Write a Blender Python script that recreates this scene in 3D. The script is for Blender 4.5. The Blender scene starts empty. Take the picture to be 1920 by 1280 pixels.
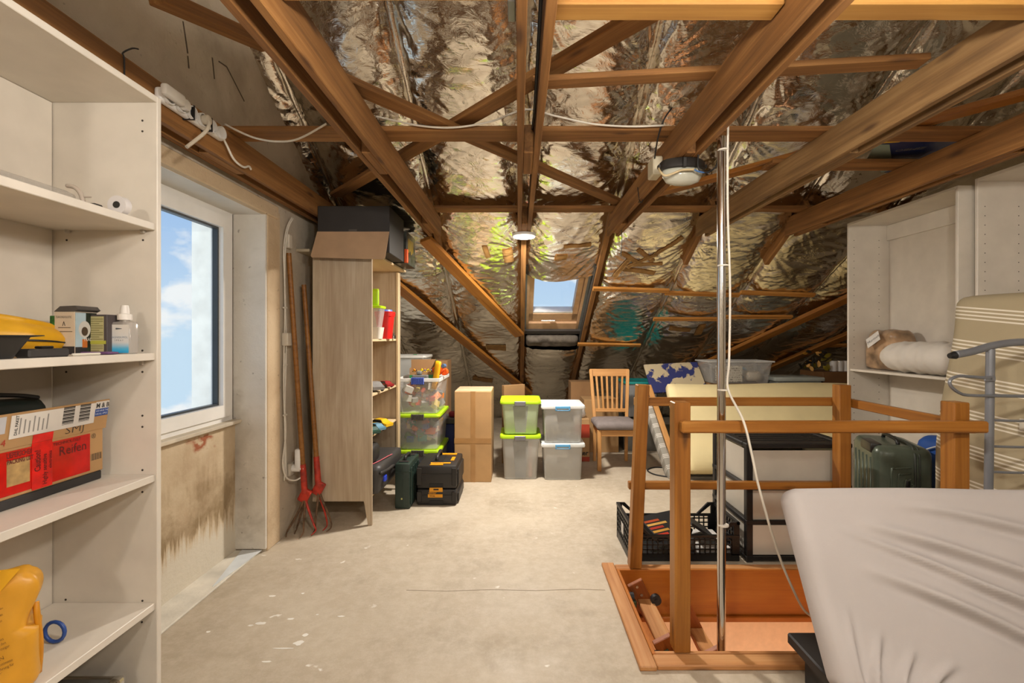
import bpy, bmesh, math, random
from mathutils import Vector, Matrix, noise

# ------------------------------------------------------------------ camera, world, lights, exposure
scn = bpy.context.scene
COL = scn.collection
F, CX, CY, EYE = 860.0, 972.0, 632.0, 1.40          # focal length and vanishing point in px of the 1920x1280 frame


def X(px, Y): return (px - CX) / F * Y
def Z(py, Y): return EYE - (py - CY) / F * Y
def P(px, py, Y): return Vector((X(px, Y), Y, Z(py, Y)))


cam_d = bpy.data.cameras.new('camera')
cam_d.sensor_width = 36.0
cam_d.lens = F / 1920 * 36.0
cam_d.shift_x = -(CX - 960) / 1920
cam_d.shift_y = -(640 - CY) / 1920
cam_d.clip_start = 0.02
cam = bpy.data.objects.new('camera', cam_d)
cam.location = (0, 0, EYE)
cam.rotation_euler = (math.pi / 2, 0, 0)
COL.objects.link(cam)
scn.camera = cam

w = bpy.data.worlds.new('sky')
scn.world = w
w.use_nodes = True
nt = w.node_tree
for n in list(nt.nodes): nt.nodes.remove(n)
N = nt.nodes.new
out = N('ShaderNodeOutputWorld'); bg = N('ShaderNodeBackground')
tc = N('ShaderNodeTexCoord'); sep = N('ShaderNodeSeparateXYZ')
grad = N('ShaderNodeValToRGB')
grad.color_ramp.elements[0].position = 0.0; grad.color_ramp.elements[0].color = (0.62, 0.80, 0.97, 1)
grad.color_ramp.elements[1].position = 0.55; grad.color_ramp.elements[1].color = (0.09, 0.29, 0.80, 1)
mp = N('ShaderNodeMapping'); mp.inputs['Scale'].default_value = (3.4, 3.4, 6.5); mp.inputs['Location'].default_value = (0.9, 0.55, 0.2)
nz = N('ShaderNodeTexNoise'); nz.inputs['Scale'].default_value = 1.5; nz.inputs['Detail'].default_value = 7; nz.inputs['Roughness'].default_value = 0.55
cr = N('ShaderNodeValToRGB')
cr.color_ramp.elements[0].position = 0.50; cr.color_ramp.elements[0].color = (0, 0, 0, 1)
cr.color_ramp.elements[1].position = 0.58; cr.color_ramp.elements[1].color = (1, 1, 1, 1)
mx = N('ShaderNodeMix'); mx.data_type = 'RGBA'
mx.inputs[7].default_value = (0.97, 0.98, 1.0, 1)
L = nt.links.new
L(tc.outputs['Generated'], sep.inputs[0]); L(sep.outputs[2], grad.inputs[0])
L(tc.outputs['Generated'], mp.inputs[0]); L(mp.outputs[0], nz.inputs['Vector']); L(nz.outputs['Fac'], cr.inputs[0])
L(cr.outputs[0], mx.inputs[0]); L(grad.outputs[0], mx.inputs[6]); L(mx.outputs[2], bg.inputs[0]); L(bg.outputs[0], out.inputs[0])
bg.inputs[1].default_value = 0.85

sun_d = bpy.data.lights.new('sun', 'SUN'); sun_d.energy = 1.7; sun_d.angle = 0.01; sun_d.color = (1, 0.97, 0.92)
sun = bpy.data.objects.new('sun', sun_d); COL.objects.link(sun)
sun.rotation_euler = Vector((0.14, 1.0, -0.14)).to_track_quat('-Z', 'Y').to_euler()

scn.view_settings.view_transform = 'Standard'
scn.view_settings.look = 'None'
scn.view_settings.exposure = 0.33
scn.view_settings.gamma = 1.0
scn.view_settings.use_curve_mapping = False

LAMP_COL = (1.0, 0.93, 0.84)
random.seed(7)


# ------------------------------------------------------------------ helpers: objects
def link(o):
    COL.objects.link(o)
    return o


def thing(name, label, cat, loc=(0, 0, 0), rz=0.0, group=None):
    o = link(bpy.data.objects.new(name, None))
    o.empty_display_size = 0.05
    o.location = loc; o.rotation_euler = (0, 0, rz)
    o['label'] = label; o['category'] = cat
    if group: o['group'] = group
    return o


def struct(name, label=None, loc=(0, 0, 0)):
    o = link(bpy.data.objects.new(name, None))
    o.empty_display_size = 0.05
    o.location = loc
    o['kind'] = 'structure'
    if label: o['label'] = label
    return o


def tag(o, label, cat, group=None):
    o['label'] = label; o['category'] = cat
    if group: o['group'] = group
    return o


def part(name, bm, mat, parent=None, smooth=False, label=None):
    me = bpy.data.meshes.new(name)
    bmesh.ops.recalc_face_normals(bm, faces=bm.faces[:])
    bm.to_mesh(me); bm.free()
    if smooth == 'auto':
        me.polygons.foreach_set('use_smooth', [True] * len(me.polygons))
        try: me.set_sharp_from_angle(angle=math.radians(38))
        except Exception: pass
    elif smooth:
        me.polygons.foreach_set('use_smooth', [True] * len(me.polygons))
    me.materials.append(mat)
    o = link(bpy.data.objects.new(name, me))
    if parent is not None: o.parent = parent
    if label: o['label'] = label
    return o


def dup(o, parent=None, **kw):
    c = link(o.copy())
    c.parent = parent
    for ch in list(o.children):
        dup(ch, c)
    return c


# ------------------------------------------------------------------ helpers: shapes
def BM(): return bmesh.new()


def box(bm, x0, x1, y0, y1, z0, z1, bev=0.0, seg=1, M4=None):
    r = bmesh.ops.create_cube(bm, size=1.0)
    vs = r['verts']
    m = Matrix.Translation(((x0 + x1) / 2, (y0 + y1) / 2, (z0 + z1) / 2)) @ Matrix.Diagonal((abs(x1 - x0), abs(y1 - y0), abs(z1 - z0), 1))
    if M4 is not None: m = M4 @ m
    bmesh.ops.transform(bm, matrix=m, verts=vs)
    if bev > 0:
        es = list({e for v in vs for e in v.link_edges})
        bmesh.ops.bevel(bm, geom=es, offset=bev, segments=seg, affect='EDGES', profile=0.5)
    return bm


def cyl(bm, p0, p1, r0, r1=None, n=14, caps=True):
    p0 = Vector(p0); p1 = Vector(p1)
    if r1 is None: r1 = r0
    d = p1 - p0
    q = d.to_track_quat('Z', 'Y').to_matrix().to_4x4()
    m = Matrix.Translation((p0 + p1) / 2) @ q
    bmesh.ops.create_cone(bm, cap_ends=caps, cap_tris=False, segments=n, radius1=r0, radius2=r1, depth=d.length, matrix=m)
    return bm


def smooth_pts(pts, k=6):
    pts = [Vector(p) for p in pts]
    if len(pts) < 3: return pts
    o = []
    for i in range(len(pts) - 1):
        p0 = pts[max(i - 1, 0)]; p1 = pts[i]; p2 = pts[i + 1]; p3 = pts[min(i + 2, len(pts) - 1)]
        for j in range(k):
            t = j / k
            o.append(0.5 * ((2 * p1) + (p2 - p0) * t + (2 * p0 - 5 * p1 + 4 * p2 - p3) * t * t + (3 * p1 - p0 - 3 * p2 + p3) * t ** 3))
    o.append(pts[-1])
    return o


def tube(bm, pts, r, n=8, k=6, closed=False, rr=None):
    pts = smooth_pts(pts, k) if k > 1 else [Vector(p) for p in pts]
    rings = []
    prev = None
    for i, p in enumerate(pts):
        a = pts[max(i - 1, 0)]; b = pts[min(i + 1, len(pts) - 1)]
        if closed:
            a = pts[i - 1]; b = pts[(i + 1) % len(pts)]
        t = (b - a).normalized()
        ref = prev if prev is not None else (Vector((0, 0, 1)) if abs(t.z) < 0.9 else Vector((1, 0, 0)))
        u = (ref - t * ref.dot(t))
        if u.length < 1e-6: u = t.orthogonal()
        u.normalize(); v = t.cross(u); prev = u
        rad = r if rr is None else rr(i / max(1, len(pts) - 1))
        rings.append([bm.verts.new(p + (u * math.cos(2 * math.pi * j / n) + v * math.sin(2 * math.pi * j / n)) * rad) for j in range(n)])
    m = len(rings)
    for i in range(m if closed else m - 1):
        A = rings[i]; B = rings[(i + 1) % m]
        for j in range(n):
            bm.faces.new((A[j], A[(j + 1) % n], B[(j + 1) % n], B[j]))
    if not closed:
        bm.faces.new(rings[0][::-1]); bm.faces.new(rings[-1])
    return bm


def loft(bm, rings, cap0=True, cap1=True):
    R = [[bm.verts.new(p) for p in r] for r in rings]
    n = len(R[0])
    for A, B in zip(R, R[1:]):
        for j in range(n):
            bm.faces.new((A[j], A[(j + 1) % n], B[(j + 1) % n], B[j]))
    if cap0: bm.faces.new(R[0][::-1])
    if cap1: bm.faces.new(R[-1])
    return bm


def rrect(cx, cy, hx, hy, r, z, n=4):
    r = min(r, hx * 0.999, hy * 0.999)
    o = []
    for sx, sy, a0 in ((1, 1, 0), (-1, 1, 90), (-1, -1, 180), (1, -1, 270)):
        for i in range(n + 1):
            a = math.radians(a0 + 90 * i / n)
            o.append(Vector((cx + sx * (hx - r) + r * math.cos(a), cy + sy * (hy - r) + r * math.sin(a), z)))
    return o


def lathe(bm, prof, c=(0, 0, 0), n=20, M4=None):
    rings = []
    for r, z in prof:
        ring = []
        for j in range(n):
            a = 2 * math.pi * j / n
            p = Vector((c[0] + max(r, 1e-4) * math.cos(a), c[1] + max(r, 1e-4) * math.sin(a), c[2] + z))
            ring.append(M4 @ p if M4 is not None else p)
        rings.append(ring)
    return loft(bm, rings)


def prism(bm, poly, d0, d1, f):
    """extrude a 2-D outline; f(u, v, d) gives the point"""
    A = [bm.verts.new(f(u, v, d0)) for u, v in poly]
    B = [bm.verts.new(f(u, v, d1)) for u, v in poly]
    n = len(poly)
    for j in range(n):
        bm.faces.new((A[j], A[(j + 1) % n], B[(j + 1) % n], B[j]))
    bm.faces.new(A[::-1]); bm.faces.new(B)
    return bm


def soft_box(bm, hx, hy, hz, r, nx=8, ny=8, nz=8, disp=None, c=(0, 0, 0), M4=None):
    """rounded box of quads, with an optional displacement of each point"""
    cache = {}
    c = Vector(c)

    def vert(x, y, z):
        key = (round(x, 5), round(y, 5), round(z, 5))
        if key in cache: return cache[key]
        p = Vector((x * hx, y * hy, z * hz))
        inner = Vector((max(-hx + r, min(hx - r, p.x)), max(-hy + r, min(hy - r, p.y)), max(-hz + r, min(hz - r, p.z))))
        d = p - inner
        if d.length > 1e-9: p = inner + d.normalized() * r
        if disp: p = disp(p, x, y, z)
        p = p + c
        if M4 is not None: p = M4 @ p
        v = bm.verts.new(p)
        cache[key] = v
        return v

    def face(nu, nv, f):
        for i in range(nu):
            for j in range(nv):
                a = -1 + 2 * i / nu; b = -1 + 2 * (i + 1) / nu
                e = -1 + 2 * j / nv; g = -1 + 2 * (j + 1) / nv
                try: bm.faces.new([vert(*f(a, e)), vert(*f(b, e)), vert(*f(b, g)), vert(*f(a, g))])
                except ValueError: pass
    for s in (-1, 1):
        face(nx, ny, lambda u, v: (u, v, s))
        face(nx, nz, lambda u, v: (u, s, v))
        face(ny, nz, lambda u, v: (s, u, v))
    return bm


def frame_of(p0, p1, up=(0, 0, 1)):
    p0 = Vector(p0); p1 = Vector(p1)
    x = (p1 - p0).normalized()
    z = Vector(up); z = z - x * z.dot(x)
    if z.length < 1e-5: z = Vector((0, 1, 0)) - x * x.y
    z.normalize(); y = z.cross(x)
    m = Matrix.Identity(4)
    for i in range(3):
        m[i][0] = x[i]; m[i][1] = y[i]; m[i][2] = z[i]; m[i][3] = (p0[i] + p1[i]) / 2
    return m, (p1 - p0).length


def bar(name, p0, p1, w_, h_, mat, parent=None, up=(0, 0, 1), bev=0.004):
    """a timber whose grain runs along its own x axis; w_ across, h_ along up"""
    m, ln = frame_of(p0, p1, up)
    bm = BM(); box(bm, -ln / 2, ln / 2, -w_ / 2, w_ / 2, -h_ / 2, h_ / 2, bev)
    o = part(name, bm, mat, parent)
    o.matrix_local = m
    return o


def slab(name, x0, x1, y0, y1, z0, z1, mat, parent=None, bev=0.002, label=None, smooth=False):
    bm = BM(); box(bm, x0, x1, y0, y1, z0, z1, bev)
    return part(name, bm, mat, parent, smooth, label)


def text(body, size, origin, right, up, mat, parent, name='lettering', align='LEFT', bold=0.0, sx=1.0):
    cu = bpy.data.curves.new('txt', 'FONT')
    cu.body = body; cu.size = size; cu.align_x = align; cu.offset = bold
    cu.resolution_u = 2
    t = bpy.data.objects.new('txt', cu); COL.objects.link(t)
    bpy.context.view_layer.update()
    me = bpy.data.meshes.new_from_object(t.evaluated_get(bpy.context.evaluated_depsgraph_get()))
    bpy.data.objects.remove(t); bpy.data.curves.remove(cu)
    me.materials.clear(); me.materials.append(mat)
    r = Vector(right).normalized(); u = Vector(up).normalized(); n_ = r.cross(u)
    m = Matrix.Identity(4)
    for i in range(3):
        m[i][0] = r[i] * sx; m[i][1] = u[i]; m[i][2] = n_[i]; m[i][3] = origin[i]
    me.transform(m)
    me.name = name
    o = link(bpy.data.objects.new(name, me))
    o.parent = parent
    return o


def patch(name, origin, right, up, w_, h_, mat, parent, t=0.0012, label=None):
    """a thin flat label of real thickness"""
    r = Vector(right).normalized(); u = Vector(up).normalized(); n_ = r.cross(u); o0 = Vector(origin)
    bm = BM()
    prism(bm, [(0, 0), (w_, 0), (w_, h_), (0, h_)], 0, t, lambda a, b, d: o0 + r * a + u * b + n_ * d)
    return part(name, bm, mat, parent, False, label)


# ------------------------------------------------------------------ helpers: materials
def lin(c):
    if isinstance(c, str):
        c = [int(c[i:i + 2], 16) / 255 for i in (0, 2, 4)]
    return tuple(x / 12.92 if x <= 0.04045 else ((x + 0.055) / 1.055) ** 2.4 for x in c) + (1.0,)


def base(name):
    m = bpy.data.materials.new(name); m.use_nodes = True
    t = m.node_tree
    b = t.nodes['Principled BSDF']
    return m, t, b


def coords(t, scale=(1, 1, 1), rnd=False, rot=(0, 0, 0)):
    c = t.nodes.new('ShaderNodeTexCoord'); mpn = t.nodes.new('ShaderNodeMapping')
    mpn.inputs['Scale'].default_value = scale; mpn.inputs['Rotation'].default_value = rot
    t.links.new(c.outputs['Object'], mpn.inputs[0])
    if rnd:
        oi = t.nodes.new('ShaderNodeObjectInfo')
        ml = t.nodes.new('ShaderNodeMath'); ml.operation = 'MULTIPLY'; ml.inputs[1].default_value = 37.0
        t.links.new(oi.outputs['Random'], ml.inputs[0]); t.links.new(ml.outputs[0], mpn.inputs['Location'])
    return mpn.outputs[0]


def noise_n(t, vec, scale, detail=4, rough=0.5, dist=0.0):
    n_ = t.nodes.new('ShaderNodeTexNoise')
    n_.inputs['Scale'].default_value = scale; n_.inputs['Detail'].default_value = detail
    n_.inputs['Roughness'].default_value = rough; n_.inputs['Distortion'].default_value = dist
    t.links.new(vec, n_.inputs['Vector'])
    return n_.outputs['Fac']


def ramp(t, fac, stops):
    r = t.nodes.new('ShaderNodeValToRGB')
    e = r.color_ramp.elements
    while len(e) < len(stops): e.new(0.5)
    for k, (p, c) in enumerate(stops):
        e[k].position = p; e[k].color = c if len(c) == 4 else lin(c)
    t.links.new(fac, r.inputs[0])
    return r.outputs[0]


def mixc(t, fac, a, b):
    m = t.nodes.new('ShaderNodeMix'); m.data_type = 'RGBA'
    for idx, v in ((0, fac), (6, a), (7, b)):
        if hasattr(v, 'is_output'): t.links.new(v, m.inputs[idx])
        else: m.inputs[idx].default_value = v
    return m.outputs[2]


def mathn(t, op, a, b=None, c=None):
    m = t.nodes.new('ShaderNodeMath'); m.operation = op
    for idx, v in ((0, a), (1, b), (2, c)):
        if v is None: continue
        if hasattr(v, 'is_output'): t.links.new(v, m.inputs[idx])
        else: m.inputs[idx].default_value = v
    return m.outputs[0]


def bump_n(t, b, h, strength=0.3, dist=0.01):
    bn = t.nodes.new('ShaderNodeBump'); bn.inputs['Strength'].default_value = strength; bn.inputs['Distance'].default_value = dist
    t.links.new(h, bn.inputs['Height']); t.links.new(bn.outputs[0], b.inputs['Normal'])


_cache = {}


def M(col, rough=0.5, metal=0.0, var=0.06, vs=9.0, bump=0.0, bs=90.0, emit=None, es=1.0):
    key = (col, rough, metal, var, vs, bump, bs, emit, es)
    if key in _cache: return _cache[key]
    m, t, b = base('plain_' + col)
    c = lin(col)
    v = coords(t)
    f = noise_n(t, v, vs, 3)
    d = tuple(max(0, x * (1 - var * 2.2)) for x in c[:3]) + (1,)
    l = tuple(min(1, x * (1 + var)) for x in c[:3]) + (1,)
    t.links.new(ramp(t, f, [(0.3, d), (0.7, l)]), b.inputs['Base Color'])
    b.inputs['Roughness'].default_value = rough; b.inputs['Metallic'].default_value = metal
    if bump: bump_n(t, b, noise_n(t, v, bs, 3), bump, 0.004)
    if emit:
        b.inputs['Emission Color'].default_value = lin(emit); b.inputs['Emission Strength'].default_value = es
    _cache[key] = m
    return m


def wood(name, dark, mid, light, rough=0.62, grain=22.0, bump=0.25, knots=True):
    m, t, b = base(name)
    v = coords(t, (0.9, grain, grain), True)
    n1 = noise_n(t, v, 1.0, 6, 0.6, 0.6)
    n2 = noise_n(t, coords(t, (2.0, 60, 60), True), 1.4, 3, 0.5)
    f = mathn(t, 'ADD', mathn(t, 'MULTIPLY', n1, 0.75), mathn(t, 'MULTIPLY', n2, 0.25))
    col = ramp(t, f, [(0.32, dark), (0.5, mid), (0.68, light)])
    patchy = noise_n(t, coords(t, (1.3, 4, 4), True), 1.6, 3)
    col = mixc(t, ramp(t, patchy, [(0.35, (0, 0, 0, 1)), (0.75, (0.55, 0.55, 0.55, 1))]), col, lin(dark))
    if knots:
        vo = t.nodes.new('ShaderNodeTexVoronoi'); vo.inputs['Scale'].default_value = 1.0
        t.links.new(coords(t, (2.4, 9, 9), True), vo.inputs['Vector'])
        k = ramp(t, vo.outputs['Distance'], [(0.05, (1, 1, 1, 1)), (0.17, (0, 0, 0, 1))])
        col = mixc(t, mathn(t, 'MULTIPLY', k, 0.7), col, lin('3a2110'))
    t.links.new(col, b.inputs['Base Color'])
    b.inputs['Roughness'].default_value = rough
    bump_n(t, b, f, bump, 0.003)
    return m


def see_through(name, col, a, rough=0.25, var=0.1, vs=6):
    """milky clear plastic: part of the light passes straight through"""
    m, t, b = base(name)
    c = lin(col)
    f = noise_n(t, coords(t), vs, 3)
    t.links.new(ramp(t, f, [(0.3, tuple(x * (1 - var) for x in c[:3]) + (1,)), (0.7, c)]), b.inputs['Base Color'])
    b.inputs['Roughness'].default_value = rough
    tr = t.nodes.new('ShaderNodeBsdfTransparent'); ms = t.nodes.new('ShaderNodeMixShader')
    o = t.nodes['Material Output']
    ms.inputs[0].default_value = a
    t.links.new(tr.outputs[0], ms.inputs[1]); t.links.new(b.outputs[0], ms.inputs[2]); t.links.new(ms.outputs[0], o.inputs[0])
    return m


TIMBER = wood('rough_brown_timber', '5f3d19', '8b5e2e', 'a97a44', 0.75)
TIMBER_G = wood('weathered_timber', '5d4428', '8a683f', 'a88658', 0.75)
TIMBER_L = wood('pale_new_timber', '8a5c28', 'a87a38', 'bb8e4c', 0.65)
ORANGE = wood('varnished_orange_wood', '7c4a16', '9c6424', 'b07a38', 0.42)
HATCHW = wood('worn_hatch_wood', '9c6434', 'bd8550', 'd0a06c', 0.55)
BEECH = wood('oiled_beech', 'b27c3c', 'c9935a', 'd9aa70', 0.45, 14, 0.1, False)
PINE = wood('whitewashed_pine', '98836a', 'b8a68c', 'cdbfa8', 0.6, 7, 0.15, False)
PLY = wood('orange_plywood', '9a5512', 'ae6518', 'ba7424', 0.5, 5, 0.08, False)
BATTEN = wood('raw_batten', '94601f', 'b57a34', 'cf9a52', 0.7)


def plaster(name, a, b_, c_, stain=None, bump=0.5, streak=False):
    m, t, b = base(name)
    v = coords(t)
    f = noise_n(t, v, 1.8, 6, 0.6, 0.4)
    col = ramp(t, f, [(0.3, a), (0.5, b_), (0.72, c_)])
    if stain:
        vs = coords(t, (7, 7, 1.6)) if streak else coords(t, (1, 1, 1))
        s = noise_n(t, vs, 1.5, 5, 0.6, 0.3)
        k = ramp(t, s, [(0.5, (0, 0, 0, 1)), (0.66, (0.8, 0.8, 0.8, 1))])
        col = mixc(t, k, col, lin(stain))
    sp = noise_n(t, v, 26, 2)
    col = mixc(t, ramp(t, sp, [(0.70, (0, 0, 0, 1)), (0.78, (0.55, 0.55, 0.55, 1))]), col, lin('4c4238'))
    t.links.new(col, b.inputs['Base Color'])
    b.inputs['Roughness'].default_value = 0.9
    h = mathn(t, 'ADD', noise_n(t, v, 9, 5, 0.6), mathn(t, 'MULTIPLY', noise_n(t, v, 70, 3), 0.4))
    bump_n(t, b, h, bump, 0.012)
    return m


GABLE = plaster('grey_beige_gable_plaster', 'ada18e', 'bcb09d', 'c7bcab', '988b78')
REVEAL = plaster('white_reveal_plaster', 'c4bdb0', 'd2ccc1', 'dcd7cd', '8f8474', 0.25)
OCHRE = plaster('ochre_wall_plaster', 'b59c7c', 'c6af8f', 'd2bd9f', '9a8162')
ROOM = plaster('plain_room_plaster', 'a2937c', 'b3a48c', 'bfb29b')
EXT = M('e4e6e2', 0.8)


def parapet():
    m, t, b = base('stained_parapet_plaster')
    c = t.nodes.new('ShaderNodeTexCoord'); s = t.nodes.new('ShaderNodeSeparateXYZ')
    t.links.new(c.outputs['Object'], s.inputs[0])
    v = coords(t)
    col = ramp(t, noise_n(t, v, 4, 6, 0.6), [(0.3, 'b39c7e'), (0.5, 'c2ae90'), (0.7, 'cfbea3')])
    # a tide of brown damp with drips between about 0.3 and 0.6 m
    dr = noise_n(t, coords(t, (9, 16, 1.2)), 1.6, 5, 0.65)
    zz = mathn(t, 'ADD', s.outputs[2], mathn(t, 'MULTIPLY_ADD', dr, 0.55, -0.27))
    lower = ramp(t, zz, [(0.26, (0, 0, 0, 1)), (0.30, (1, 1, 1, 1)), (0.50, (0.8, 0.8, 0.8, 1)), (0.68, (0, 0, 0, 1))])
    brown = mathn(t, 'MULTIPLY', lower, ramp(t, noise_n(t, v, 5, 5, 0.6), [(0.38, (0.1, 0.1, 0.1, 1)), (0.6, (0.9, 0.9, 0.9, 1))]))
    col = mixc(t, brown, col, lin('86704f'))
    white = ramp(t, zz, [(0.20, (1, 1, 1, 1)), (0.27, (0, 0, 0, 1))])
    col = mixc(t, mathn(t, 'MULTIPLY', white, 0.8), col, lin('d2cbbb'))
    top = ramp(t, mathn(t, 'ADD', s.outputs[2], mathn(t, 'MULTIPLY_ADD', noise_n(t, coords(t, (3, 5, 9)), 2, 4), 0.3, -0.15)),
               [(0.735, (0, 0, 0, 1)), (0.77, (1, 1, 1, 1)), (0.80, (1, 1, 1, 1)), (0.83, (0, 0, 0, 1))])
    red = mathn(t, 'MULTIPLY', top, ramp(t, noise_n(t, v, 3.1, 2), [(0.56, (0, 0, 0, 1)), (0.6, (1, 1, 1, 1))]))
    col = mixc(t, red, col, lin('9a5a3c'))
    t.links.new(col, b.inputs['Base Color'])
    b.inputs['Roughness'].default_value = 0.92
    bump_n(t, b, noise_n(t, v, 14, 6, 0.65), 0.6, 0.012)
    return m


PARAPET = parapet()


def concrete():
    m, t, b = base('dusty_concrete_floor')
    v = coords(t)
    col = ramp(t, noise_n(t, v, 1.1, 6, 0.6, 0.3), [(0.28, '9c8e79'), (0.5, 'b2a48f'), (0.72, 'bfb29d')])
    col = mixc(t, ramp(t, noise_n(t, v, 16, 6, 0.75), [(0.42, (0, 0, 0, 1)), (0.68, (0.5, 0.5, 0.5, 1))]), col, lin('cbc0ae'))
    col = mixc(t, ramp(t, noise_n(t, coords(t, (1, 0.8, 1)), 3.0, 5, 0.7), [(0.56, (0, 0, 0, 1)), (0.74, (0.55, 0.55, 0.55, 1))]), col, lin('8f806b'))
    vo = t.nodes.new('ShaderNodeTexVoronoi'); vo.inputs['Scale'].default_value = 5.5
    warp = t.nodes.new('ShaderNodeVectorMath'); warp.operation = 'ADD'
    nn = t.nodes.new('ShaderNodeTexNoise'); nn.inputs['Scale'].default_value = 18; t.links.new(v, nn.inputs['Vector'])
    sc = t.nodes.new('ShaderNodeVectorMath'); sc.operation = 'SCALE'; sc.inputs['Scale'].default_value = 0.10
    t.links.new(nn.outputs['Color'], sc.inputs[0]); t.links.new(v, warp.inputs[0]); t.links.new(sc.outputs[0], warp.inputs[1])
    t.links.new(warp.outputs[0], vo.inputs['Vector'])
    sp = ramp(t, vo.outputs['Distance'], [(0.045, (1, 1, 1, 1)), (0.10, (0, 0, 0, 1))])
    sp = mathn(t, 'MULTIPLY', sp, ramp(t, noise_n(t, v, 1.3, 2), [(0.40, (0, 0, 0, 1)), (0.55, (0.9, 0.9, 0.9, 1))]))
    col = mixc(t, sp, col, lin('e6e2d8'))
    t.links.new(col, b.inputs['Base Color'])
    t.links.new(ramp(t, noise_n(t, v, 2.2, 4), [(0.3, (0.45,) * 3 + (1,)), (0.7, (0.8,) * 3 + (1,))]), b.inputs['Roughness'])
    bump_n(t, b, mathn(t, 'ADD', noise_n(t, v, 6, 6, 0.6), mathn(t, 'MULTIPLY', noise_n(t, v, 120, 2), 0.25)), 0.22, 0.01)
    return m


CONCRETE = concrete()


def foil_mat():
    m, t, b = base('crumpled_foil')
    v = coords(t)
    warp = noise_n(t, v, 2.2, 3, 0.5)
    va = t.nodes.new('ShaderNodeVectorMath'); va.operation = 'MULTIPLY_ADD'
    cx = t.nodes.new('ShaderNodeCombineXYZ'); t.links.new(warp, cx.inputs[1]); t.links.new(warp, cx.inputs[2])
    va.inputs[1].default_value = (0.55, 0.55, 0.55)
    t.links.new(cx.outputs[0], va.inputs[0]); t.links.new(v, va.inputs[2])
    mpn = t.nodes.new('ShaderNodeMapping'); mpn.inputs['Scale'].default_value = (3.5, 13, 13)
    t.links.new(va.outputs[0], mpn.inputs[0])
    a = noise_n(t, mpn.outputs[0], 1.6, 4, 0.55, 0.5)
    ridge = mathn(t, 'ABSOLUTE', mathn(t, 'SUBTRACT', a, 0.5))
    vo = t.nodes.new('ShaderNodeTexVoronoi'); vo.inputs['Scale'].default_value = 14
    vo.feature = 'F1'
    t.links.new(mpn.outputs[0], vo.inputs['Vector']); vo.inputs['Scale'].default_value = 1.6
    h = mathn(t, 'ADD', mathn(t, 'MULTIPLY', ridge, 1.6), mathn(t, 'MULTIPLY', vo.outputs['Distance'], 0.06))
    bump_n(t, b, h, 0.24, 0.015)
    fcol = ramp(t, noise_n(t, v, 1.7, 4), [(0.3, 'd6cfc2'), (0.7, 'f0ebe0')])
    specks = mathn(t, 'MULTIPLY', ramp(t, noise_n(t, v, 38, 4, 0.7), [(0.54, (0, 0, 0, 1)), (0.60, (1, 1, 1, 1))]), ramp(t, noise_n(t, v, 3.6, 2), [(0.63, (0, 0, 0, 1)), (0.70, (0.85, 0.85, 0.85, 1))]))
    t.links.new(mixc(t, specks, fcol, lin('4a4232')), b.inputs['Base Color'])
    dirt = ramp(t, noise_n(t, v, 11, 5, 0.7), [(0.62, (0.17,) * 3 + (1,)), (0.75, (0.42,) * 3 + (1,))])
    t.links.new(dirt, b.inputs['Roughness'])
    b.inputs['Metallic'].default_value = 1.0
    return m


FOIL = foil_mat()
WHITE = M('d9d1c4', 0.45, 0, 0.03)
WHITE_IN = M('d3cabc', 0.5, 0, 0.03)
PVC = M('e9e7e2', 0.3, 0, 0.02)
BLACKP = M('1c1b1b', 0.42, 0, 0.1)
DARK = M('2a2724', 0.6)
STEEL = M('b8b6b2', 0.22, 1.0, 0.05)
CHROME = M('d5d5d5', 0.12, 1.0, 0.02)
INK = M('33302c', 0.8)
HOLE = M('3a332b', 0.9)
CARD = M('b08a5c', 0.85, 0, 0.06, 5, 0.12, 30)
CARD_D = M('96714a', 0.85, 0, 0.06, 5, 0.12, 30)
TAPE = M('bd9258', 0.4, 0, 0.1, 14)
LIME = M('b4dc1e', 0.38, 0, 0.04)
CLEAR = see_through('clear_bin_plastic', 'd6d4cf', 0.34, 0.3)
FROST = see_through('frosted_bin_plastic', 'cfcfcb', 0.62, 0.4)
FROST_L = see_through('lime_tinted_plastic', 'c4d6b0', 0.80, 0.4)
GLASS_D = see_through('drawer_front_plastic', 'cdc6b8', 0.90, 0.3)
CABLE_W = M('d9d2c4', 0.5)
CABLE_B = M('201e1d', 0.5)


def pane_mat():
    m, t, b = base('window_glass')
    for n_ in list(t.nodes):
        if n_.type == 'BSDF_PRINCIPLED': t.nodes.remove(n_)
    tr = t.nodes.new('ShaderNodeBsdfTransparent'); gl = t.nodes.new('ShaderNodeBsdfGlossy'); ms = t.nodes.new('ShaderNodeMixShader')
    tr.inputs[0].default_value = (0.96, 0.98, 0.98, 1); gl.inputs['Roughness'].default_value = 0.02
    fr = t.nodes.new('ShaderNodeFresnel'); fr.inputs[0].default_value = 1.35
    t.links.new(mathn(t, 'MULTIPLY', fr.outputs[0], 0.12), ms.inputs[0])
    t.links.new(tr.outputs[0], ms.inputs[1]); t.links.new(gl.outputs[0], ms.inputs[2]); t.links.new(ms.outputs[0], t.nodes['Material Output'].inputs[0])
    return m


PANE = pane_mat()

# ------------------------------------------------------------------ the roof plane
TH = math.atan(0.6); CT, ST = math.cos(TH), math.sin(TH)
O_Y, O_Z = 4.37, 2.30


def SP(x, Yp, n_=0.0):
    """point over the roof plane: Yp = its depth on the plane, n_ = metres towards the outside"""
    return Vector((x, Yp + ST * n_, O_Z - 0.6 * (Yp - O_Y) + CT * n_))


def on_roof(px, py, n_=0.0):
    a = -(py - CY) / F
    Yp = (O_Z - EYE + 0.6 * O_Y) / (a + 0.6)
    # shift along the ray so that the point lies n_ over the plane
    k = 1 + n_ / (CT * (O_Z - EYE + 0.6 * O_Y))
    return P(px, py, Yp * k)


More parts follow.
